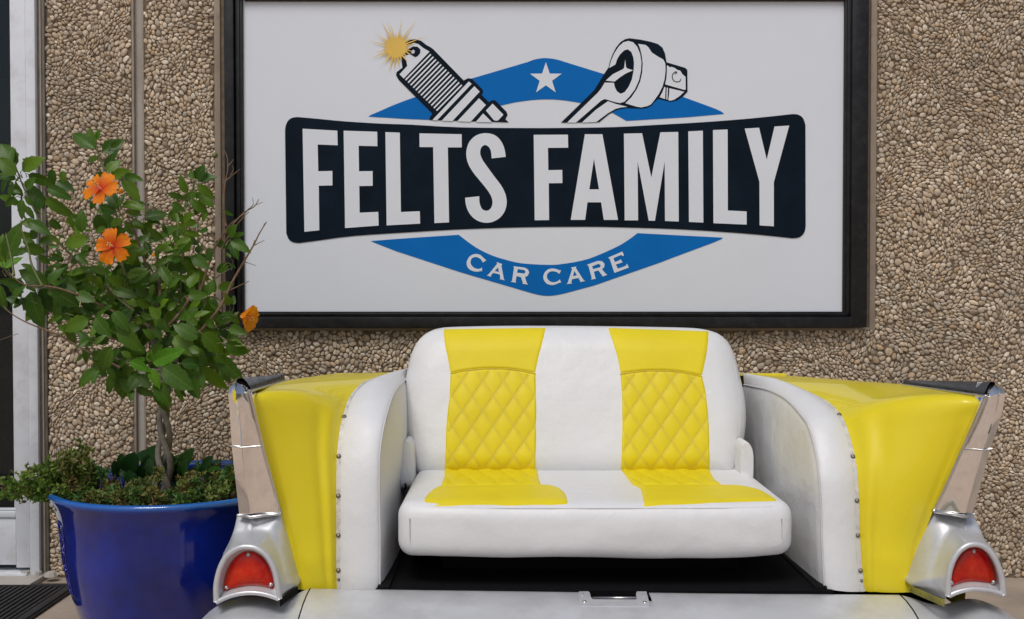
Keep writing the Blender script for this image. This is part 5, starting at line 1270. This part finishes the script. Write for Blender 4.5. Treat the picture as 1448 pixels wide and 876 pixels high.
# flowers
def petal_mesh(name, wd, m):
    V = []; Fs = []; n = 8; kk = 6
    for i in range(n + 1):
        t = i / n; hw_ = wd * .5 * (t ** .55) * (1.0 if t < .85 else 1 - (t - .85) * 1.6) + .03
        for j in range(kk + 1):
            u = j / kk * 2 - 1
            ruff = .09 * t * t * math.sin(u * 8 + 1.3 * t + wd * 20)
            V.append((t * (1 - .10 * u * u * t) + .07 * t ** 3 * math.sin(11 * u + wd * 31), u * hw_, .28 * t - .30 * t * t + ruff + .10 * (u * u) * t))
        if i:
            b0 = (kk + 1) * (i - 1)
            for j in range(kk): Fs.append((b0 + j, b0 + kk + 1 + j, b0 + kk + 2 + j, b0 + 1 + j))
    me = mesh(name, V, Fs); me.materials.append(m); return me
def petal_shade(m):                        # petals are red at the throat and orange at the rim: pigment along the petal
    nt = m.node_tree
    b = nt.nodes['Principled BSDF']; lk_ = b.inputs['Base Color'].links[0]; src = lk_.from_socket
    tc = nt.nodes.new('ShaderNodeTexCoord'); sx = nt.nodes.new('ShaderNodeSeparateXYZ'); nt.links.new(tc.outputs['Object'], sx.inputs[0])
    cr = nt.nodes.new('ShaderNodeValToRGB'); cr.color_ramp.elements[0].position = .08; cr.color_ramp.elements[1].position = .80
    cr.color_ramp.elements[0].color = (1, 1, 1, 1); cr.color_ramp.elements[1].color = (0, 0, 0, 1)
    nt.links.new(sx.outputs['X'], cr.inputs['Fac'])
    mx = nt.nodes.new('ShaderNodeMix'); mx.data_type = 'RGBA'; mx.inputs['B'].default_value = (.62, .03, .01, 1)
    nt.links.new(cr.outputs['Color'], mx.inputs['Factor']); nt.links.new(src, mx.inputs['A']); nt.links.new(mx.outputs['Result'], b.inputs['Base Color'])
petal_shade(M['petal'])
PETO = [petal_mesh('petal', .92, M['petal']), petal_mesh('petal', .82, M['petal'])]; PETG = [petal_mesh('petal', 1.1, M['petal_gold'])]
def flower(px, py, D, size, face, meshes, spin, label, tilt=.0, nm='flower'):
    c = P(px, py, D); face = face.normalized(); a = face.orthogonal().normalized(); b_ = face.cross(a)
    cup = dome(c - face * .006, .011, -.016, face, 8).build(nm, M['green_stem'], hib); cup['label'] = label
    for k in range(5):
        an = spin + k * 2 * math.pi / 5; d = (a * math.cos(an) + b_ * math.sin(an)) * math.cos(tilt) + face * math.sin(tilt)
        z_ = (face * math.cos(tilt) - (a * math.cos(an) + b_ * math.sin(an)) * math.sin(tilt)); y_ = z_.cross(d)
        mt = Matrix(((d.x, y_.x, z_.x, 0), (d.y, y_.y, z_.y, 0), (d.z, y_.z, z_.z, 0), (0, 0, 0, 1)))
        o = bpy.data.objects.new('petal', rl.choice(meshes)); link(o, cup)
        sz = size * rl.uniform(.92, 1.08)
        o.matrix_basis = Matrix.Translation(c + face * (.001 * k)) @ mt @ Matrix.Diagonal((sz, sz, sz, 1))
    MB().tube([c, c + face * size * .5, c + face * size * .8 + Vector((0, 0, .004))], [.003, .0026, .0022], 6).build('stamen', M['stamen'], cup)
    for k in range(7):
        dome(c + face * size * (.5 + .05 * k) + Vector((.005 * math.cos(k * 2.4), 0, .005 * math.sin(k * 2.4))), .0024, .0024, face, 6).build('anther', M['pollen'], cup)
    return cup
flower(160, 349, TD - .19, .053, Vector((.05, -1, .12)), PETO, .35, 'open deep orange hibiscus flower')
flower(143, 268, TD - .19, .055, Vector((-.25, -1, .55)), PETO, .9, 'ruffled orange flower at the top of the tree')
flower(340, 447, TD - .10, .055, Vector((1, -.25, -.25)), PETG, .2, 'golden flower seen from the side', tilt=.75)
dome(P(171, 272, TD - .12), .008, .013, Vector((.3, -.6, .7)), 8).build('flower_bud', M['petal_gold'], hib)
dome(P(217, 362, TD - .14), .005, .009, Vector((0, -.6, .7)), 8).build('flower_bud', M['petal_gold'], hib)
dome(P(304, 220, TD + .05), .010, .010, Vector((0, -1, 0)), 8).build('seed_pod', M['green_stem'], hib)

# ------------------------------------------------------------------ small plants in the pot
def sprigs(plant, ends, size, m, seed, spread):
    """stems from a base to an end (px, py, D), set with pairs of small leaves; leaves joined as one mass"""
    rr_ = random.Random(seed); fol = MB(); tints = []
    for (b0_, e0_) in ends:
        a_ = b0_ if isinstance(b0_, Vector) else P(*b0_); e_ = e0_ if isinstance(e0_, Vector) else P(*e0_); md = a_.lerp(e_, .55) + Vector((rr_.uniform(-.01, .01), -.015, rr_.uniform(.005, .03)))
        c = [Vector(q) for q in catmull([a_, md, e_], 7)]
        MB().tube(c, [lerp(.0026, .0010, i / (len(c) - 1)) for i in range(len(c))], 5).build('stem', M['green_stem'] if rr_.random() < .6 else M['twig'], plant)
        base_t = rr_.random()
        for i in range(3, len(c)):
            for br in range(rr_.randint(1, 2)):
                o0 = c[i] + Vector((rr_.gauss(0, spread), rr_.gauss(0, spread), rr_.gauss(.004, spread))); o0.z = max(o0.z, .468 if plant.name.startswith('ground') else .44)
                tint = (base_t + rr_.uniform(-.16, .16)) % 1
                ax_ = Vector((rr_.gauss(0, 1), rr_.gauss(-.3, .7), rr_.gauss(.6, .7))).normalized()
                for k in range(rr_.randint(5, 9)):
                    d = (ax_ * rr_.uniform(.1, .9) + Vector((rr_.gauss(0, 1), rr_.gauss(0, 1), rr_.gauss(0, 1))).normalized() * .9).normalized(); s_ = size * rr_.uniform(.6, 1.35)
                    sd_ = d.cross(Vector((rr_.gauss(0, 1), rr_.gauss(0, 1), rr_.gauss(0, 1)))).normalized() * s_ * .24; up_ = d.cross(sd_).normalized() * s_ * .10
                    st_ = o0 + ax_ * (k * .0022)
                    fol.add([st_, st_ + d * s_ * .35 + sd_ + up_, st_ + d * s_ * .75 + sd_ * .7 + up_, st_ + d * s_, st_ + d * s_ * .75 - sd_ * .7 + up_, st_ + d * s_ * .35 - sd_ + up_], [(0, 1, 2, 3), (0, 3, 4, 5)])
                    tints += [tint] * 6
    o = fol.build('foliage', m, plant, True)
    o.data.attributes.new('tint', 'FLOAT', 'POINT').data.foreach_set('value', tints)
    return tag(o, kind='stuff')
rs_ = random.Random(44)
tp = thing('trailing_plant', P(98, 703, 3.06), 'pale green trailing plant spilling over the left rim of the blue pot towards the door', 'plant')
ENDS = [(6,694),(10,686),(3,703),(16,706),(24,698),(28,684),(38,676),(40,668),(34,706),(48,702),(52,690),(52,672),(60,662),(66,656),(72,664),(80,652),(88,648),(86,662),(97,645),(104,640),(110,650),(116,634),(122,642),(105,662),(94,672),(76,680),(66,690),(62,704),(76,704),(88,698),(102,688),(112,680),(120,694),(116,704),(104,706),(12,698),(22,690),(44,684),(58,680),(96,660),(20,680),(70,674)]
sprigs(tp, [(Vector((PX_ - .25 + rs_.uniform(-.03, .03), PY_ - .10 + rs_.uniform(-.06, .08), .478)), (x, y, 3.01 + rs_.uniform(-.04, .08))) for x, y in ENDS], .017, M['leaf_sprig'], 21, .0085)
gc = thing('ground_cover', P(250, 690, 3.05), 'low mixed green and brown ground cover on the soil inside the blue pot', 'ground cover')
GE = []
for k in range(100):
    a_ = rs_.uniform(0, 2 * math.pi); q_ = math.sqrt(rs_.random()) * .315
    if k < 60: a_ = rs_.uniform(R(205), R(350)); q_ = rs_.uniform(.24, .322)
    b0_ = Vector((PX_ + q_ * math.cos(a_), PY_ + q_ * math.sin(a_), .478)); fr = b0_.y < 3.0
    GE.append((b0_, b0_ + Vector((rs_.uniform(-.03, .03), rs_.uniform(-.02, .01), rs_.uniform(.055, .10) if fr else rs_.uniform(.05, .13)))))
sprigs(gc, GE, .015, M['leaf_cover'], 33, .007)
bp = thing('broad_leaf_plant', P(205, 685, 3.16), 'dark broad leaved plant around the foot of the braided trunk', 'plant')
rb = random.Random(9)
for (bx_, by_, tx_, ty_) in [(180,690,168,652),(182,690,182,640),(186,688,197,636),(190,690,176,665),(195,690,206,642),(200,688,214,630),(205,690,220,648),(178,692,160,675),(190,694,190,668),(205,694,212,668),(170,694,155,690),(215,694,204,690),(240,690,246,640),(245,690,258,634),(250,690,264,650),(248,688,268,668),(284,676,292,642),(286,680,300,655),(290,682,306,668),(318,684,326,656),(322,686,332,668),(308,680,316,662),(262,682,276,660),(172,680,165,640)]:
    D0 = 3.13 + rb.uniform(-.03, .14)
    for (f0, f1) in ((.45, 1.0), (.12, .55)):
        b3 = P(lerp(bx_, tx_, f0) + rb.uniform(-5, 5), lerp(by_, ty_, f0), D0); t3 = P(lerp(bx_, tx_, f1) + rb.uniform(-9, 9), lerp(by_, ty_, f1) + rb.uniform(-2, 4), D0 + rb.uniform(-.04, .03))
        place_leaf(rb.choice(LD), b3, t3, bp, rb.uniform(-.6, .6), Vector((rb.uniform(-.5, .5), -1, rb.uniform(.1, .9))))
    MB().tube([P(bx_, by_ + 8, D0 + .01), P(lerp(bx_, tx_, .5), lerp(by_, ty_, .5), D0)], .0015, 5).build('leaf_stalk', M['green_stem'], bp)
